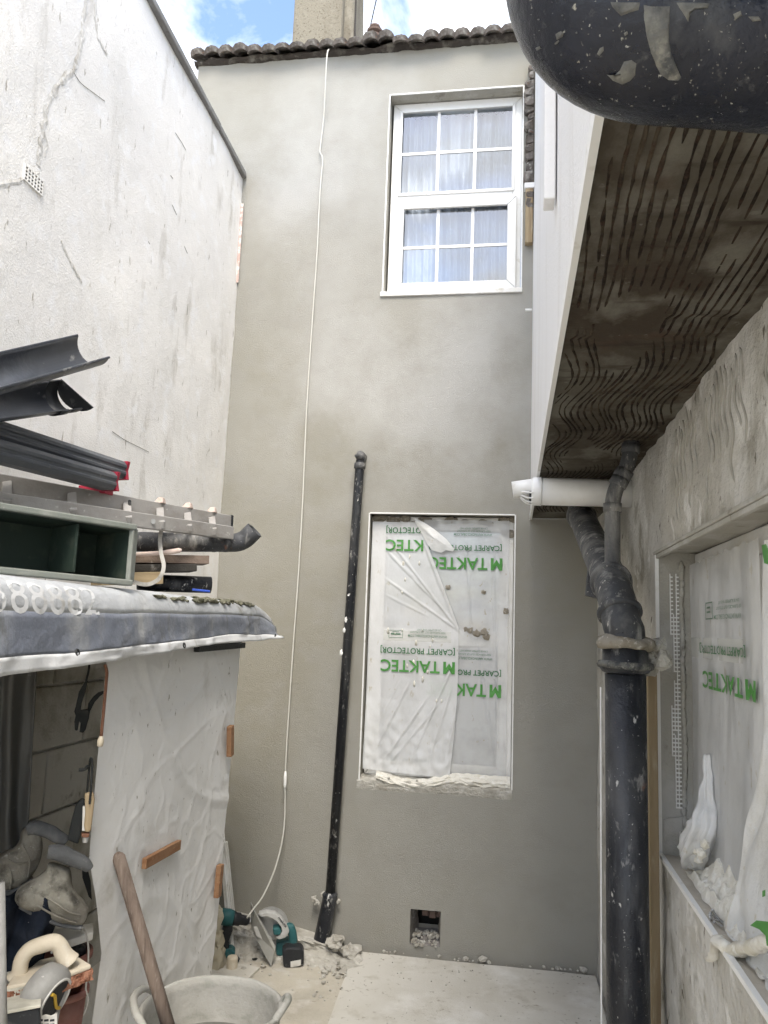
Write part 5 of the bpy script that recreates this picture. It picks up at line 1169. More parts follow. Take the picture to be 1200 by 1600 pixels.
edge_bar(ony(-140, 668, 1.68), ony(171, 752, 2.50), .060, .062, 'dusty dark straightedge with red end cap, lower of the two')
g = MB(); p = ony(150, 766, 2.55); g.box(p.x-.05, p.x+.05, 2.52, 2.58, p.z-.014, p.z+.012)
tag(g.build('red_wedge', M['redcap'], bevel=.003), 'flat red plastic piece under the straightedges', 'wedge')
# ladder
lad = thing('ladder', ony(200, 800, 2.8), 'dull aluminium ladder lying across the pile on the store roof', 'ladder')
ra, rb = ony(-60, 745, 2.05), ony(360, 816, 3.22); qa, qb = ony(-60, 775, 1.95), ony(362, 833, 3.05)
g = MB(); g.bar(ra, rb, .024, .056); g.build('rail', M['ladder'], lad, bevel=.003)
g = MB(); g.bar(qa, qb, .024, .052); g.build('rail', M['ladder'], lad, bevel=.003)
for t in (.12, .32, .52, .655, .78, .90):
    g = MB(); u_ = ra.lerp(rb, t); v_ = qa.lerp(qb, t); ex = (u_-v_).normalized()*.035; g.bar(v_-ex*.6, u_+ex, .028, .028); g.build('rung', M['ladder'], lad, bevel=.003)
    if t > .6:
        g = MB(); g.hexa(*[[c_+Vector((dx*w1, dy*w1, 0)) for dx, dy in ((-1, -1), (1, -1), (1, 1), (-1, 1))] for c_, w1 in ((u_+Vector((0, 0, .026)), .018), (u_+Vector((.004, 0, .048)), .010))]); g.build('plaster_lump', M['pink'], lad, bevel=.003)
g = MB(); e = rb-(rb-ra).normalized()*.012; g.bar(e, rb+(rb-ra).normalized()*.004, .027, .06); g.build('end_plug', M['darkplastic'], lad, bevel=.003)
g = MB(); e = qa.lerp(qb, .62); g.lathe([(.0, -.002), (.005, -.002), (.009, .003), (.009, .006), (.0, .006)], e+Vector((.008, -.012, 0)), (.6, -.8, 0), 12); g.build('rivet', M['steel'], lad)
g = MB(); e0, e1 = ra.lerp(rb, .52)+Vector((.02, -.02, .01)), qa.lerp(qb, .525)+Vector((.02, -.02, -.06)); g.tube([e0, e1], .006, 8); g.build('hook', M['iron'], lad)
# plastic trough on its side, mouth towards the yard
tr = thing('trough', onx(100, 900, -1.2), 'grey-green plastic trough lying on its side with its dark inside showing', 'trough')
tA, tB = onz(-70, 905, 1.70), None
c_r = Vector((onx(200, 915, -1.115).x, onx(200, 915, -1.115).y, 1.705)); dirn = Vector((-.50, -.866, 0)); Lt = .52; c_l = c_r+dirn*Lt; nrm = Vector((.866, -.50, 0)); Ht = .158; dp = .15
c_l = Vector((max(c_l.x, XL+.18), c_l.y, c_l.z))
def tp(s, h, d): return c_r.lerp(c_l, s)+Vector((0, 0, h*Ht))-nrm*(d*dp)+Vector((0, 0, .01*s))
g = MB(); th = .006
outer = lambda s, h, d: tp(s, h, d)
sh = .06    # back is smaller than the mouth
F0 = [tp(0, 0, 0), tp(1, 0, 0), tp(1, 1, 0), tp(0, 1, 0)]; B0 = [tp(sh*.6, .07, 1), tp(1-sh*.6, .07, 1), tp(1-sh*.6, .93, 1), tp(sh*.6, .93, 1)]
g.raw(F0+B0, [(0, 1, 5, 4), (1, 2, 6, 5), (2, 3, 7, 6), (3, 0, 4, 7), (4, 5, 6, 7)]); g.build('shell', M['trough'], tr)
g = MB(); e_ = .035
F1 = [tp(.012, .05, .0), tp(.988, .05, .0), tp(.988, .95, .0), tp(.012, .95, .0)]; B1 = [tp(.05, .11, .96), tp(.95, .11, .96), tp(.95, .89, .96), tp(.05, .89, .96)]
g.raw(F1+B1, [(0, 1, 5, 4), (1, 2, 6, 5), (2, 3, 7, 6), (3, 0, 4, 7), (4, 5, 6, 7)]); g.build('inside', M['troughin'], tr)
g = MB(); w_ = .011
for (s0, h0, s1, h1) in ((-.012, -.02, 1, -.02), (-.012, 1.02, 1, 1.02)): g.bar(tp(s0, h0, -.01), tp(s1, h1, -.01), .030, .018)
g.bar(tp(-.006, 0, -.01), tp(-.006, 1.0, -.01), .030, .016, up=(1, 0, 0)); g.build('rim', M['trough'], tr, bevel=.004)
g = MB(); g.hexa(*[[tp(s, h, d) for s, h, d in ((.33, .08, .0), (.345, .08, .0), (.345, .1, .9), (.33, .1, .9))], [tp(s, h, d) for s, h, d in ((.33, .92, .0), (.345, .92, .0), (.345, .9, .9), (.33, .9, .9))]]); g.build('rib', M['troughin'], tr)
# pipes, boards and strap to the right of the trough
pv_ = thing('pipe_offcut', ony(300, 845, 3.15), 'dusty black plastic pipe with upturned end on the store roof', 'pipe')
a_, b_, c_ = ony(150, 846, 2.75), ony(378, 848, 3.12), ony(398, 828, 3.12)
g = MB(); pp = bent_path([a_, b_, c_], .05); g.tube(pp, [.036]*len(pp), 22, caps=False); g.build('tube', M['dustpipe'], pv_, smooth=True, solid=.004)
for q in (335, 352): 
    p = ony(q, 847, 3.06); collar(p, (b_-a_).normalized(), [(.034, -.012), (.040, -.010), (.041, .0), (.040, .010), (.034, .012)], 'coupling_ring', M['dustpipe'], par=pv_)
g = MB(); p = ony(320, 832, 3.0); g.lump(p+Vector((0, -.02, .006)), .012, 2, .2, 2, (1.8, 1, .7)); g.build('foam_lump', M['cream'], pv_, smooth=True)
bl = M['brownplank']
g = MB(); g.bar(ony(140, 873, 2.72), ony(322, 876, 2.95), .12, .032); tag(g.build('plank', M['brownplank'], bevel=.002), 'brown plank end under the dusty pipe on the store roof', 'plank')
g = MB(); g.bar(ony(140, 890, 2.7), ony(302, 888, 2.92), .12, .028); tag(g.build('plank', M['darkboard'], bevel=.003), 'dark crusted board below the brown plank on the store roof', 'plank')
g = MB(); g.bar(ony(150, 905, 2.6), ony(246, 903, 2.80), .08, .044); tag(g.build('plank', M['palewood'], bevel=.002), 'pale softwood offcut lowest in the pile behind the trough', 'plank')
g = MB(); g.tube([ony(215, 910, 2.85), ony(329, 914, 3.0)], .030, 22, caps=False); tag(g.build('pipe_offcut', M['blackpipe'], smooth=True, solid=.005), 'short clean black pipe offcut lowest on the store roof', 'pipe')
g = MB(); g.tube(smooth_path([ony(170, 868, 2.66), ony(215, 866, 2.7), ony(250, 864, 2.74), ony(275, 861, 2.76), ony(284, 859, 2.77)], 5), [.006]*6+[.008]*6+[.010]*6+[.006]*2+[.002], 10); tag(g.build('wooden_stick', M['pink'], smooth=True), 'pale pointed wooden stick lying on the brown plank', 'stick')
sp_ = smooth_path([ony(252, 828, 2.72), ony(250, 845, 2.71), ony(252, 865, 2.69), ony(256, 885, 2.67), ony(250, 902, 2.66), ony(238, 911, 2.66), ony(224, 913, 2.65), ony(205, 908, 2.66)], 6)
g = MB(); wv = [Vector((.011, -.004, .002))]*5
for i in range(len(sp_)-1):
    t0 = (sp_[i+1]-sp_[max(i-1, 0)]).normalized(); t1 = (sp_[min(i+2, len(sp_)-1)]-sp_[i]).normalized(); v_ = Vector((.2, -1, 0)).normalized()
    s0 = t0.cross(v_).normalized()*.007; s1 = t1.cross(v_).normalized()*.007; g.quad(sp_[i]-s0, sp_[i]+s0, sp_[i+1]+s1, sp_[i+1]-s1)
tag(g.build('strap', M['strap'], solid=.002), 'loose grey webbing strap hanging from the ladder beside the trough', 'strap')
g = MB(); p = ony(300, 921, 2.9); g.bar(p, p+Vector((.06, .03, -.004)), .012, .008); tag(g.build('blue_scrap', mat('blue_plastic', (.03, .08, .42), .5), bevel=.002), 'small bright blue plastic scrap on the store roof edge', 'scrap')

# ------------------------------------------------------------------ tools hanging and stacked inside the store
def vprism(vp, pts, th, off=0.0):
    g = MB(); g.prism([vp(x, y, off) for x, y in pts], vp.n*th); return g
def dist(vp): return (vp.a-CAM).length
hp = VPlane(onx(135, 1090, -1.36))
sn = thing('snips', hp(128, 1100), 'dark tin snips hanging open inside the store', 'snips')
g = MB(); g.tube(smooth_path([hp(140, 1022), hp(139, 1045), hp(135, 1062), hp(134, 1070)], 4), .0035, 6); g.build('cord', M['iron'], sn)
g = vprism(hp, [(132, 1066), (137, 1064), (134, 1080), (128, 1098), (126, 1110), (136, 1108), (140, 1112), (139, 1122), (134, 1140), (130, 1145), (124, 1144), (126, 1130), (124, 1127), (121, 1142), (117, 1141), (116, 1128), (118, 1118), (116, 1112), (119, 1100), (123, 1082)], .014); g.build('blade', M['iron'], sn, bevel=.002)
g = vprism(hp, [(136, 1112), (138, 1100), (145, 1090), (153, 1083), (162, 1080), (164, 1083), (156, 1089), (148, 1098), (141, 1112), (139, 1120)], .012, .016); g.build('handle', M['iron'], sn, bevel=.002)
rp_ = VPlane(onx(163, 1100, -1.10))
rd_ = thing('mixing_rod', rp_(158, 1165), 'thin rusty rod with pale paddle end hanging at the edge of the white sheet', 'rod')
g = MB(); g.tube(smooth_path([rp_(164, 1038), rp_(167, 1050), rp_(166, 1065), rp_(162, 1110), rp_(158, 1152)], 4), .0045, 8); g.build('rod', M['copperrod'], rd_, smooth=True)
g = MB(); g.tube([rp_(158, 1150), rp_(157, 1158), rp_(156, 1166)], [.005, .009, .008], 10); g.build('paddle', M['cream'], rd_, smooth=True)
tp_ = VPlane(onx(138, 1250, -1.115)); dT = dist(tp_)
tr_ = thing('trowel', tp_(138, 1250), 'wooden handled tool hanging blade up on a cord beside the boots', 'trowel')
g = vprism(tp_, [(132, 1240), (146, 1238), (148, 1250), (144, 1285), (142, 1300), (133, 1302), (131, 1290), (133, 1270)], .022); g.build('handle', M['timber'], tr_, bevel=.006)
g = vprism(tp_, [(129, 1262), (133, 1262), (134, 1300), (128, 1300)], .014, .01); g.build('label_strip', M['whiteboard'], tr_, bevel=.001)
g = vprism(tp_, [(127, 1303), (140, 1303), (139, 1309), (128, 1309)], .024); g.build('ferrule', M['copperrod'], tr_, bevel=.002)
g = MB(); g.tube([tp_(134, 1309, .012), tp_(133, 1318, .012)], [.009, .007], 12); g.build('bolt', M['steel'], tr_)
g = MB(); g.tube(smooth_path([tp_(140, 1256, -.004), tp_(143, 1220, -.004), tp_(144, 1190, -.002), tp_(141, 1186), tp_(138, 1215, .01), tp_(136, 1240, .012)], 4), .003, 6); g.tube(smooth_path([tp_(123, 1203), tp_(132, 1202), tp_(138, 1196)], 4), .005, 6); g.build('cord', M['iron'], tr_)
g = vprism(tp_, [(128, 1252), (136, 1258), (128, 1300), (122, 1325), (104, 1318), (110, 1290), (118, 1262)], .03, .03)
tag(g.build('tool_holster', M['iron'], bevel=.006), 'black tool holster hanging behind the wooden handle', 'holster')
# boots
def pxtube(vp, pts, off=0.0, n=20, squash=1.0):
    dd_ = dist(vp); pth_ = smooth_path([Vector((x, y, r)) for x, y, r in pts], 5); g = MB()
    g.tube([vp(p.x, p.y, off) for p in pth_], [max(p.z, .5)*dd_/FPX for p in pth_], n)
    if squash != 1.0:
        for v in g.v:
            k = (v-vp.a).dot(vp.n)-off; v += vp.n*(k*(squash-1))
    return g
def wobble(g, a_, s): g.v = [v+Vector((nz3(v, s, 1), nz3(v, s, 5), nz3(v, s, 9)))*a_ for v in g.v]; return g
def inflate(vp, outl, depth, off, rings=9):
    """a rounded body with the given outline, swelling towards and away from the yard"""
    n = len(outl); sm = smooth_path([Vector((x, y, 0)) for x, y in outl]+[Vector((*outl[0], 0))], 4)[:-1]; n = len(sm)
    cx = sum(p.x for p in sm)/n; cy = sum(p.y for p in sm)/n; g = MB(); vs = []; fs = []
    for side in (-1, 1):
        o_ = len(vs)
        for k in range(rings+1):
            t = k/rings; s = math.cos(t*math.pi/2); h = math.sin(t*math.pi/2)**.8
            vs += [vp(cx+(p.x-cx)*max(s, .02), cy+(p.y-cy)*max(s, .02), off+side*depth*h) for p in sm]
        for k in range(rings):
            for i in range(n): fs.append((o_+k*n+i, o_+k*n+(i+1) % n, o_+(k+1)*n+(i+1) % n, o_+(k+1)*n+i))
        fs.append(tuple(o_+rings*n+i for i in range(n)))
    g.raw(vs, fs); return g, (cx, cy)
def creased(g):
    for v in g.v:
        v += Vector((nz3(v, 16, 1), nz3(v, 16, 5), nz3(v, 16, 9)))*.008
        c = max(0, 1-abs(nz3((v.x*14+v.z*9, v.y*14, v.z*20-v.x*8), 1, 3))/.16); v -= Vector((v.x, v.y, 0)).normalized()*(-.006*c)
    return g
def boot(vp, outl, collar_, sole, seams, lab, off, depth):
    b = thing('boot', vp(outl[0][0]+50, outl[0][1]+30, off), lab, 'boot', 'work boots in the store')
    g, (cx, cy) = inflate(vp, outl, depth, off); creased(g).build('upper', M['boot'], b, smooth=True)
    wobble(pxtube(vp, collar_, off-.02, 18), .004, 26).build('padded_collar', M['rubber'], b, smooth=True)
    pxtube(vp, sole, off, 14, 2.6).build('sole', M['rubber'], b, smooth=True)
    for sm in seams:
        pts = []
        for (x, y) in sm:
            # lift the seam onto the swollen side
            rr_ = 0
            dxx, dyy = x-cx, y-cy; best = 1.0
            for k in range(40):
                s = k/40; q = (cx+dxx/max(s, .03), cy+dyy/max(s, .03))
                if point_in(q, outl): best = s; break
            h = math.sin(math.acos(min(1, best)))**.8; pts.append((x, y, h))
        g = MB(); pth_ = smooth_path([vp(x, y, off-depth*h-.002) for x, y, h in pts], 5); g.tube(pth_, .0028, 6); g.build('seam', M['boot'], b, smooth=True)
def point_in(q, poly):
    r = False; n = len(poly)
    for i in range(n):
        (x0, y0), (x1, y1) = poly[i], poly[(i+1) % n]
        if (y0 > q[1]) != (y1 > q[1]) and q[0] < (x1-x0)*(q[1]-y0)/(y1-y0)+x0: r = not r
    return r
vb = VPlane(onx(85, 1400, -1.20)); va = VPlane(onx(30, 1350, -1.30))
boot(va, [(-22, 1374), (-14, 1352), (4, 1338), (22, 1326), (31, 1312), (35, 1301), (48, 1296), (62, 1302), (66, 1318), (64, 1336), (58, 1354), (48, 1374), (34, 1386), (10, 1396), (-14, 1394)], [(42, 1297, 7), (56, 1293, 9), (76, 1300, 9), (96, 1311, 8), (104, 1316, 6)], [(-24, 1392, 4), (10, 1398, 5), (36, 1388, 5), (50, 1376, 4)],
     [[(8, 1342), (18, 1362), (16, 1388)], [(34, 1316), (46, 1340), (44, 1370)], [(12, 1340), (30, 1345), (55, 1340)]], 'darker dusty work boot at the back, left of the other boot', 0.02, .045)
boot(vb, [(28, 1400), (30, 1388), (42, 1378), (58, 1368), (72, 1358), (77, 1347), (94, 1349), (110, 1353), (112, 1366), (113, 1380), (121, 1393), (131, 1405), (135, 1418), (133, 1435), (126, 1441), (100, 1437), (75, 1428), (50, 1418), (34, 1410)], [(76, 1325, 8), (90, 1325, 10), (112, 1334, 10), (131, 1342, 9), (139, 1350, 6)], [(32, 1411, 3), (60, 1424, 4), (95, 1437, 4.5), (128, 1443, 4)],
     [[(50, 1378), (56, 1394), (54, 1414)], [(76, 1360), (92, 1372), (112, 1384)], [(64, 1384), (86, 1396), (108, 1412), (126, 1420)], [(80, 1352), (84, 1366), (96, 1374)], [(60, 1402), (90, 1420), (120, 1432)]], 'pale dusty suede work boot in front, toe to the left', -0.02, .048)
# navy cloth
vj = VPlane(onx(40, 1460, -1.24)); g = MB()
def jn(u, v):
    x = -20+u*(110-60*max(0, v-.35)); y = 1400+v*165+10*math.sin(u*5)-16*u*(1-v); return vj(x, y, -.03*math.sin(u*9+v*3)+.02*nz3((u*5, v*5, 0))+.05*(v < .1)*(1-v*10))
g.grid(jn, 40, 50); tag(g.build('navy_trousers', M['denim'], smooth=True, solid=.008), 'navy paint-spotted work trousers draped under the boots', 'trousers')
# white board, float, sponge, buckets, reel
zb = onx(110, 1462, -1.2).z; W4 = [onz(80, 1478, zb), onz(146, 1456, zb), onz(146, 1441, zb), onz(84, 1452, zb)]
g = MB(); g.hexa([p-Vector((0, 0, .022)) for p in W4], W4); tag(g.build('white_board', M['whiteboard'], bevel=.003), 'chalky white board lying under the front boot', 'board')
zf = onx(75, 1530, -1.17).z+.03
fl2 = thing('sponge_float', onz(70, 1525, zf), 'cream plastering float with arched handle and red-brown sponge', 'float')
Fq = [onz(10, 1541, zf), onz(88, 1528, zf), onz(143, 1507, zf), onz(112, 1488, zf), onz(30, 1506, zf)]
g = MB(); n = 5; g.prism(Fq, (0, 0, -.012)); g.build('base_plate', M['cream'], fl2, bevel=.004)
cF = sum(Fq, Vector())/5
g = MB(); bm_pts = [cF+(p-cF)*1.06-Vector((0, 0, .0125)) for p in Fq]; dense = []
for i in range(5):
    for k in range(14): dense.append(bm_pts[i].lerp(bm_pts[(i+1) % 5], k/14))
ro = []
for h in (0, .008, .018, .026):
    ro += [p+Vector((nz3(p, 60, h*90), nz3(p, 60, 7+h*90), 0))*.008-Vector((0, 0, h)) for p in dense]
m_ = len(dense); g.raw(ro, [(k*m_+i, k*m_+(i+1) % m_, (k+1)*m_+(i+1) % m_, (k+1)*m_+i) for k in range(3) for i in range(m_)]+[tuple(range(m_)), tuple(3*m_+i for i in range(m_))]); g.build('sponge', M['sponge'], fl2)
vf = VPlane(onz(70, 1515, zf)); pxtube(vf, [(24, 1532, 13), (30, 1520, 10), (34, 1500, 9.5), (46, 1484, 9.5), (66, 1476, 10), (84, 1472, 10), (93, 1478, 10), (100, 1492, 11), (108, 1504, 14)], 0, 18).build('handle', M['cream'], fl2, smooth=True)
def pot_(vp, px, py, r, h, lab, nm='terracotta_bucket', grp='terracotta buckets'):
    c = vp(px, py); t = thing(nm, c-Vector((0, 0, h)), lab, 'bucket', grp); g = MB()
    g.lathe([(.0, -h), (r*.78, -h), (r, 0), (r*.96, 0), (r*.74, -h+.01), (0, -h+.01)], c, n=40); g.build('body', M['terracotta'], t, smooth=True)
    g = MB(); g.lathe([(r-.001, -.014), (r+.006, -.012), (r+.006, .002), (r-.006, .003), (r-.006, -.002)], c, n=40); g.build('rim', M['terracotta'], t, smooth=True); return c
vk = VPlane(onx(100, 1480, -1.23)); pot_(vk, 92, 1488, .085, .10, 'terracotta bucket holding scraps, under the white board')
g = MB(); p = vk(122, 1478); 
for k in range(4): g.lump(p+Vector((rnd.uniform(-.05, .01), rnd.uniform(-.02, .03), rnd.uniform(-.03, .0))), .028, k, .6, 1)
tag(g.build('dark_rubble', M['darkplastic']), 'dark broken scraps in the bucket under the white board', 'scraps')
vk2 = VPlane(onx(100, 1550, -1.20)); pot_(vk2, 98, 1545, .064, .20, 'lower terracotta bucket at the edge of the white sheet')
g = MB(); g.tube([vk2(100, 1570, .0), vk2(112, 1508, .0)], .006, 8); tag(g.build('red_stick', M['terracotta'], smooth=True), 'dull red stick standing in the lower terracotta bucket', 'stick')
vr = VPlane(onx(75, 1550, -1.135)); cR = vr(72, 1555); axr = (-vr.n*.55+Vector((vr.n.y, -vr.n.x, 0))*.72+Vector((0, 0, -.28))).normalized()
rl = thing('tape_reel', cR, 'round grey tape reel with dark face and yellow stripe below the float', 'reel')
g = MB(); g.lathe([(0, -.035), (.058, -.035), (.068, -.028), (.0715, -.010), (.0715, .006), (.066, .020), (.055, .028), (.052, .030)], cR, axr, 44); g.build('case', M['greyplastic'], rl, smooth=True)
g = MB(); g.lathe([(.054, .027), (.054, .031), (.049, .032), (.048, .027)], cR, axr, 40); g.build('rim', M['whiteboard'], rl, smooth=True)
g = MB(); g.lathe([(.049, .0275), (.0, .0285)], cR, axr, 40); g.build('face', M['darkplastic'], rl)
qx = Vector((0, 0, 1)); sx = axr.cross(qx).normalized(); qx = sx.cross(axr)
g = MB(); f_ = lambda u, v, o=.031: cR+sx*u+qx*v+axr*o
g.tube(smooth_path([f_(.03, .030), f_(.012, .018), f_(.0, -.002), f_(-.014, -.022), f_(-.028, -.030)], 4), .0042, 8); g.build('yellow_stripe', M['yellow'], rl, smooth=True)
vbk = VPlane(onx(28, 1550, -1.19)); bk = thing('basket', vbk(25, 1580), 'cream slotted plastic basket at the left under the float', 'basket')
g = MB(); cb_ = vbk(20, 1564, .04); rB = .055
for (z0, z1) in ((-.034, -.026), (-.004, .002), (.022, .034)): g.lathe([(rB, z0), (rB, z1), (rB-.004, z1), (rB-.004, z0), (rB, z0)], cb_, n=36)
for k in range(26):
    a_ = 2*math.pi*k/26; o_ = Vector((math.cos(a_), math.sin(a_), 0))*(rB-.002); g.bar(cb_+o_+Vector((0, 0, -.03)), cb_+o_+Vector((0, 0, .03)), .006, .0035, up=(-o_.y, o_.x, 0))
g.build('slotted_wall', M['basket'], bk); g = MB(); g.lathe([(0, -.032), (rB-.006, -.032), (rB-.006, .0)], cb_, n=30); g.build('lining', M['darkplastic'], bk)
vx = VPlane(onx(30, 1600, -1.14)); bx_ = thing('black_crate', vx(30, 1640), 'black crate with pale rim at the bottom left', 'crate')
g = vprism(vx, [(8, 1584), (62, 1574), (66, 1660), (8, 1670)], .14); g.build('body', M['darkplastic'], bx_, bevel=.004)
g = vprism(vx, [(6, 1578), (64, 1568), (64, 1573), (6, 1584)], .15, -.006); g.build('rim', M['basket'], bx_, bevel=.002)
vs_ = VPlane(onx(72, 1580, -1.11)); g = vprism(vs_, [(48, 1592), (54, 1588), (56, 1576), (60, 1568), (62, 1556), (66, 1553), (66, 1588), (72, 1586), (80, 1588), (89, 1584), (90, 1612), (89, 1640), (52, 1640)], .006)
cm = thing('notched_trowel', vs_(70, 1640), 'white notched plastic spreader in front of the reel', 'spreader'); g.build('blade', M['whiteboard'], cm, bevel=.001)
for r_ in range(3):
    for c_ in range(3): g = vprism(vs_, [(60+c_*9, 1593+r_*7), (67+c_*9, 1592+r_*7), (67+c_*9, 1595+r_*7), (60+c_*9, 1596+r_*7)], .001, -.0012); g.build('slot', M['darkplastic'], cm)
vg_ = VPlane(onx(85, 1570, -1.125)); g = vprism(vg_, [(66, 1570), (95, 1556), (110, 1528), (104, 1556), (94, 1580), (88, 1612), (66, 1612)], .02); tag(g.build('grey_spatula', M['greyplastic'], bevel=.004), 'grey pointed spatula standing between the reel and the terracotta bucket', 'spatula')
g = MB(); vw = VPlane(onx(135, 1500, -1.14)); g.tube(smooth_path([vw(112, 1440), vw(124, 1443), vw(133, 1455), (vw(138, 1480)), vw(137, 1520), vw(134, 1545), vw(138, 1560), vw(135, 1575), vw(131, 1585)], 5), .0028, 6); tag(g.build('loose_cord', M['strap'], smooth=True), 'thin loose cord hanging down beside the float', 'cord')
vd = VPlane(onx(130, 1410, -1.20)); g = vprism(vd, [(126, 1350), (133, 1352), (141, 1385), (143, 1415), (138, 1410), (128, 1380)], .004, .05); tag(g.build('filling_knife', M['iron']), 'thin dark filling knife standing between the front boot and the white sheet', 'filling knife')

# ------------------------------------------------------------------ tub and stirring stick
BC = Vector((-.862, 2.45, 0)); RZ = .47; RR = .208
tb = thing('mixing_tub', (BC.x, BC.y, -.03), 'round pale mortar-caked plastic tub with handles in the foreground', 'tub')
g = MB(); g.lathe([(.0, -.03), (.165, -.03), (.17, -.02), (RR-.006, RZ-.02), (RR, RZ-.01), (RR+.004, RZ), (RR-.004, RZ+.006), (RR-.012, RZ), (RR-.016, RZ-.02), (.162, .0), (.0, .0)], (BC.x, BC.y, 0), n=72)
wobble(g, .004, 9); g.build('shell', M['tub'], tb, smooth=True)
g = MB(); zs_ = .345; rs_ = .190; g.grid(lambda u, v: Vector((BC.x+rs_*v*math.cos(u*2*math.pi), BC.y+rs_*v*math.sin(u*2*math.pi), zs_+.004*nz3((u*8, v*4, 0)))), 40, 8); g.build('slurry', M['slurry'], tb, smooth=True)
for sg, (h0, h1) in ((-1, (186, 252)), (1, (-8, 22))):
    g = MB(); aL, aR = rad(h0), rad(h1); am = (aL+aR)/2; P_ = lambda a_, r, z: Vector((BC.x+r*math.cos(a_), BC.y+r*math.sin(a_), z))
    if sg < 0: aL, aR, am = rad(165), rad(225), rad(195)
    g.tube(smooth_path([P_(aL, RR-.004, RZ-.005), P_(aL+(am-aL)*.35, RR+.012, RZ+.022), P_(am, RR+.018, RZ+.03), P_(aR+(am-aR)*.35, RR+.012, RZ+.022), P_(aR, RR-.004, RZ-.005)], 6), .011, 12); g.build('handle', M['tub'], tb, smooth=True)
stt = ony(184, 1334, 2.30); P0 = ony(262, 1600, 2.36); dS = (P0-stt).normalized(); bot_ = stt+dS*((.30-stt.z)/dS.z)
g = MB(); g.tube([stt-dS*.004, stt+dS*.002, stt+dS*.012, stt.lerp(bot_, .5), bot_], [.006, .014, .0185, .019, .0185], 20)
tag(g.build('stirring_stick', M['handlewood'], smooth=True), 'worn grey-brown wooden handle standing in the mortar tub', 'stick')

# ------------------------------------------------------------------ tools on the ground beyond the sheet
vt = VPlane(onz(360, 1496, -.03)); dd2 = dist(vt)
dr = thing('cordless_drill', vt(358, 1494), 'teal cordless drill lying beside the white sheet, chuck to the right', 'drill')
g = MB(); d0, d1 = vt(342, 1431), vt(394, 1440); dx_ = (d1-d0)
g.tube([d0, d0+dx_*.06, d0+dx_*.30, d0+dx_*.44], [.020, .038, .040, .034], 20); g.build('motor_housing', M['teal'], dr, smooth=True)
g = MB(); g.tube([d0+dx_*.44, d0+dx_*.5, d0+dx_*.62, d0+dx_*.66, d0+dx_*.84, d0+dx_*.92], [.034, .030, .031, .024, .023, .014], 20); g.build('chuck', M['darkplastic'], dr, smooth=True)
g = MB(); g.tube([d0+dx_*.9, d0+dx_*.96, d0+dx_*1.02], [.014, .016, .010], 14); g.tube([d0+dx_*1.0, d0+dx_*1.45], .0032, 8); g.build('bit', M['steel'], dr, smooth=True)
g = vprism(vt, [(350, 1440), (363, 1440), (364, 1452), (358, 1468), (358, 1482), (348, 1484), (343, 1476), (345, 1458)], .042, -.02); g.build('handle', M['darkplastic'], dr, bevel=.008)
g = vprism(vt, [(347, 1481), (362, 1479), (368, 1484), (367, 1488), (353, 1493), (350, 1489)], .075, -.04); g.build('foot', M['teal'], dr, bevel=.006)
vw2 = VPlane(onz(430, 1505, -.03))
sw = thing('circular_saw', vw2(425, 1503), 'teal cordless circular saw standing on its plate beside the thin pipe', 'saw')
P4 = [vw2(391, 1414, .04), vw2(398, 1421, -.03), vw2(431, 1473, -.05), vw2(429, 1479, -.05), vw2(424, 1504, -.05), vw2(392, 1456, .03)]
pn = (P4[2]-P4[0]).cross(P4[4]-P4[0]).normalized(); g = MB(); g.prism(P4, pn*.004); g.build('base_plate', M['plate'], sw, bevel=.0012)
def arc(cx, cy, rx, ry, a0, a1, n): return [(cx+rx*math.cos(rad(a0+(a1-a0)*k/n)), cy+ry*math.sin(rad(a0+(a1-a0)*k/n))) for k in range(n+1)]
g = vprism(vw2, arc(424, 1445, 26, 26, 0, 360, 32)[:-1], .003, .02); g.build('blade', M['steel'], sw)
og = [(404, 1426), (416, 1423), (430, 1425), (440, 1433), (450, 1448), (452, 1454), (446, 1463), (436, 1466), (430, 1462), (441, 1454), (439, 1446), (431, 1436), (418, 1430), (408, 1431)]
g = vprism(vw2, og, .05, -.02); g.build('blade_guard', M['guard'], sw, bevel=.004)
g = vprism(vw2, [(396, 1448), (404, 1446), (406, 1456), (414, 1464), (424, 1466), (426, 1470), (412, 1469), (400, 1461)], .03, -.01); g.build('lower_guard', M['guard'], sw, bevel=.003)
g = vprism(vw2, [(426, 1447), (436, 1446), (440, 1452), (438, 1458), (428, 1458)], .06, -.03); g.build('arbor_housing', M['teal'], sw, bevel=.006)
pxtube(vw2, [(444, 1458, 4), (452, 1450, 5.5), (456, 1458, 6), (458, 1470, 6), (458, 1480, 6)], .02, 12).build('handle', M['teal'], sw, smooth=True)
g = vprism(vw2, [(431, 1476), (452, 1472), (460, 1474), (462, 1490), (440, 1498), (431, 1496)], .07, .02); g.build('motor', M['teal'], sw, bevel=.01)
bt = vprism(vw2, [(441, 1479), (448, 1474), (470, 1474), (475, 1480), (474, 1500), (450, 1507), (443, 1504)], .07, -.055).build('battery', M['darkplastic'], sw, bevel=.008)
g = vprism(vw2, [(454, 1495), (470, 1492), (470, 1501), (454, 1504)], .002, -.0565); g.build('battery_label', M['whiteboard'], bt)
vs, fs = fit_text('makita', 1, 1, .02); g = MB(); A_, U_, V_ = vw2(434, 1432, -.0215), vw2(446, 1447, -.0215), vw2(437.5, 1429.5, -.0215)
g.raw([A_+(U_-A_)*u+(V_-A_)*v for u, v in vs], fs); g.build('lettering', M['darkplastic'], sw)
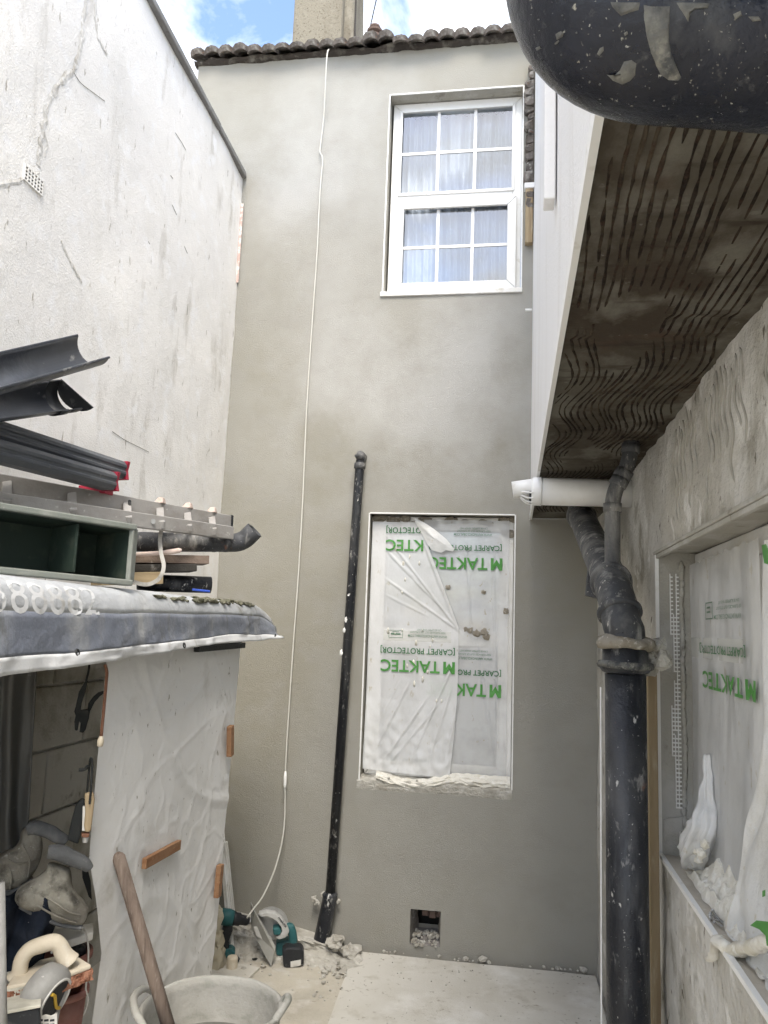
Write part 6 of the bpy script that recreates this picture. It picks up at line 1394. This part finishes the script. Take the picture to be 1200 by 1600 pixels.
bp2 = VPlane(onz(345, 1520, -.03)); bgm = thing('plastic_bag', bp2(345, 1522), 'crumpled beige plastic bag between the white sheet and the drill', 'bag')
g = wobble(pxtube(bp2, [(344, 1420, 1), (341, 1432, 6), (338, 1455, 6), (336, 1480, 10), (334, 1505, 15), (332, 1530, 17)], .06, 30), .022, 30); g.build('bag', M['bag'], bgm, smooth=True)
vh = VPlane(onz(358, 1495, -.03))
tr2 = thing('trim_lengths', onz(362, 1490, -.03), 'pale grey plastic trim lengths leaning in the corner beside the white sheet', 'trim')
for k, (x0, y0, x1, y1) in enumerate(((346, 1300, 362, 1492), (351, 1315, 368, 1478))):
    a_ = ony(x0, y0, D-.06-.03*k); b_ = onz(x1, y1, -.03); g = MB(); g.bar(a_, b_, .030, .012, up=(0, 1, .2)); g.bar(a_+Vector((.004, -.008, 0)), b_+Vector((.004, -.008, 0)), .008, .010, up=(0, 1, .2)); g.build('trim_length', M['pvcdirty'], tr2, bevel=.002)
g = MB(); p = onz(362, 1516, -.03); g.lathe([(0, -.03), (.026, -.03), (.026, .026), (.022, .032), (0, .032)], p+Vector((0, 0, .03)), n=20); tag(g.build('small_tin', M['cream'], smooth=False), 'small cream capped pot on the ground behind the tub', 'pot')
g = MB(); p = onz(378, 1520, -.03); g.hexa([p+Vector((x, y, 0)) for x, y in ((-.16, -.1), (.05, -.12), (.07, .05), (-.12, .08))], [p+Vector((x, y, .012)) for x, y in ((-.16, -.1), (.05, -.12), (.07, .05), (-.12, .08))]); tag(g.build('board_scrap', M['slab'], bevel=.002), 'flat pale board scrap on the ground behind the tub', 'board')
g = MB(); p = onz(370, 1503, -.03); g.lump(p+Vector((0, 0, .012)), .014, 3, .3, 2); tag(g.build('rubber_plug', M['darkplastic'], smooth=True), 'small black rubber plug lying by the cordless drill', 'plug')
g = MB(); p = onz(398, 1499, -.026); g.lathe([(0, 0), (.012, 0), (.014, .003), (0, .004)], p, n=16); tag(g.build('bottle_cap', M['iron']), 'small dark washer on the ground left of the saw', 'washer')
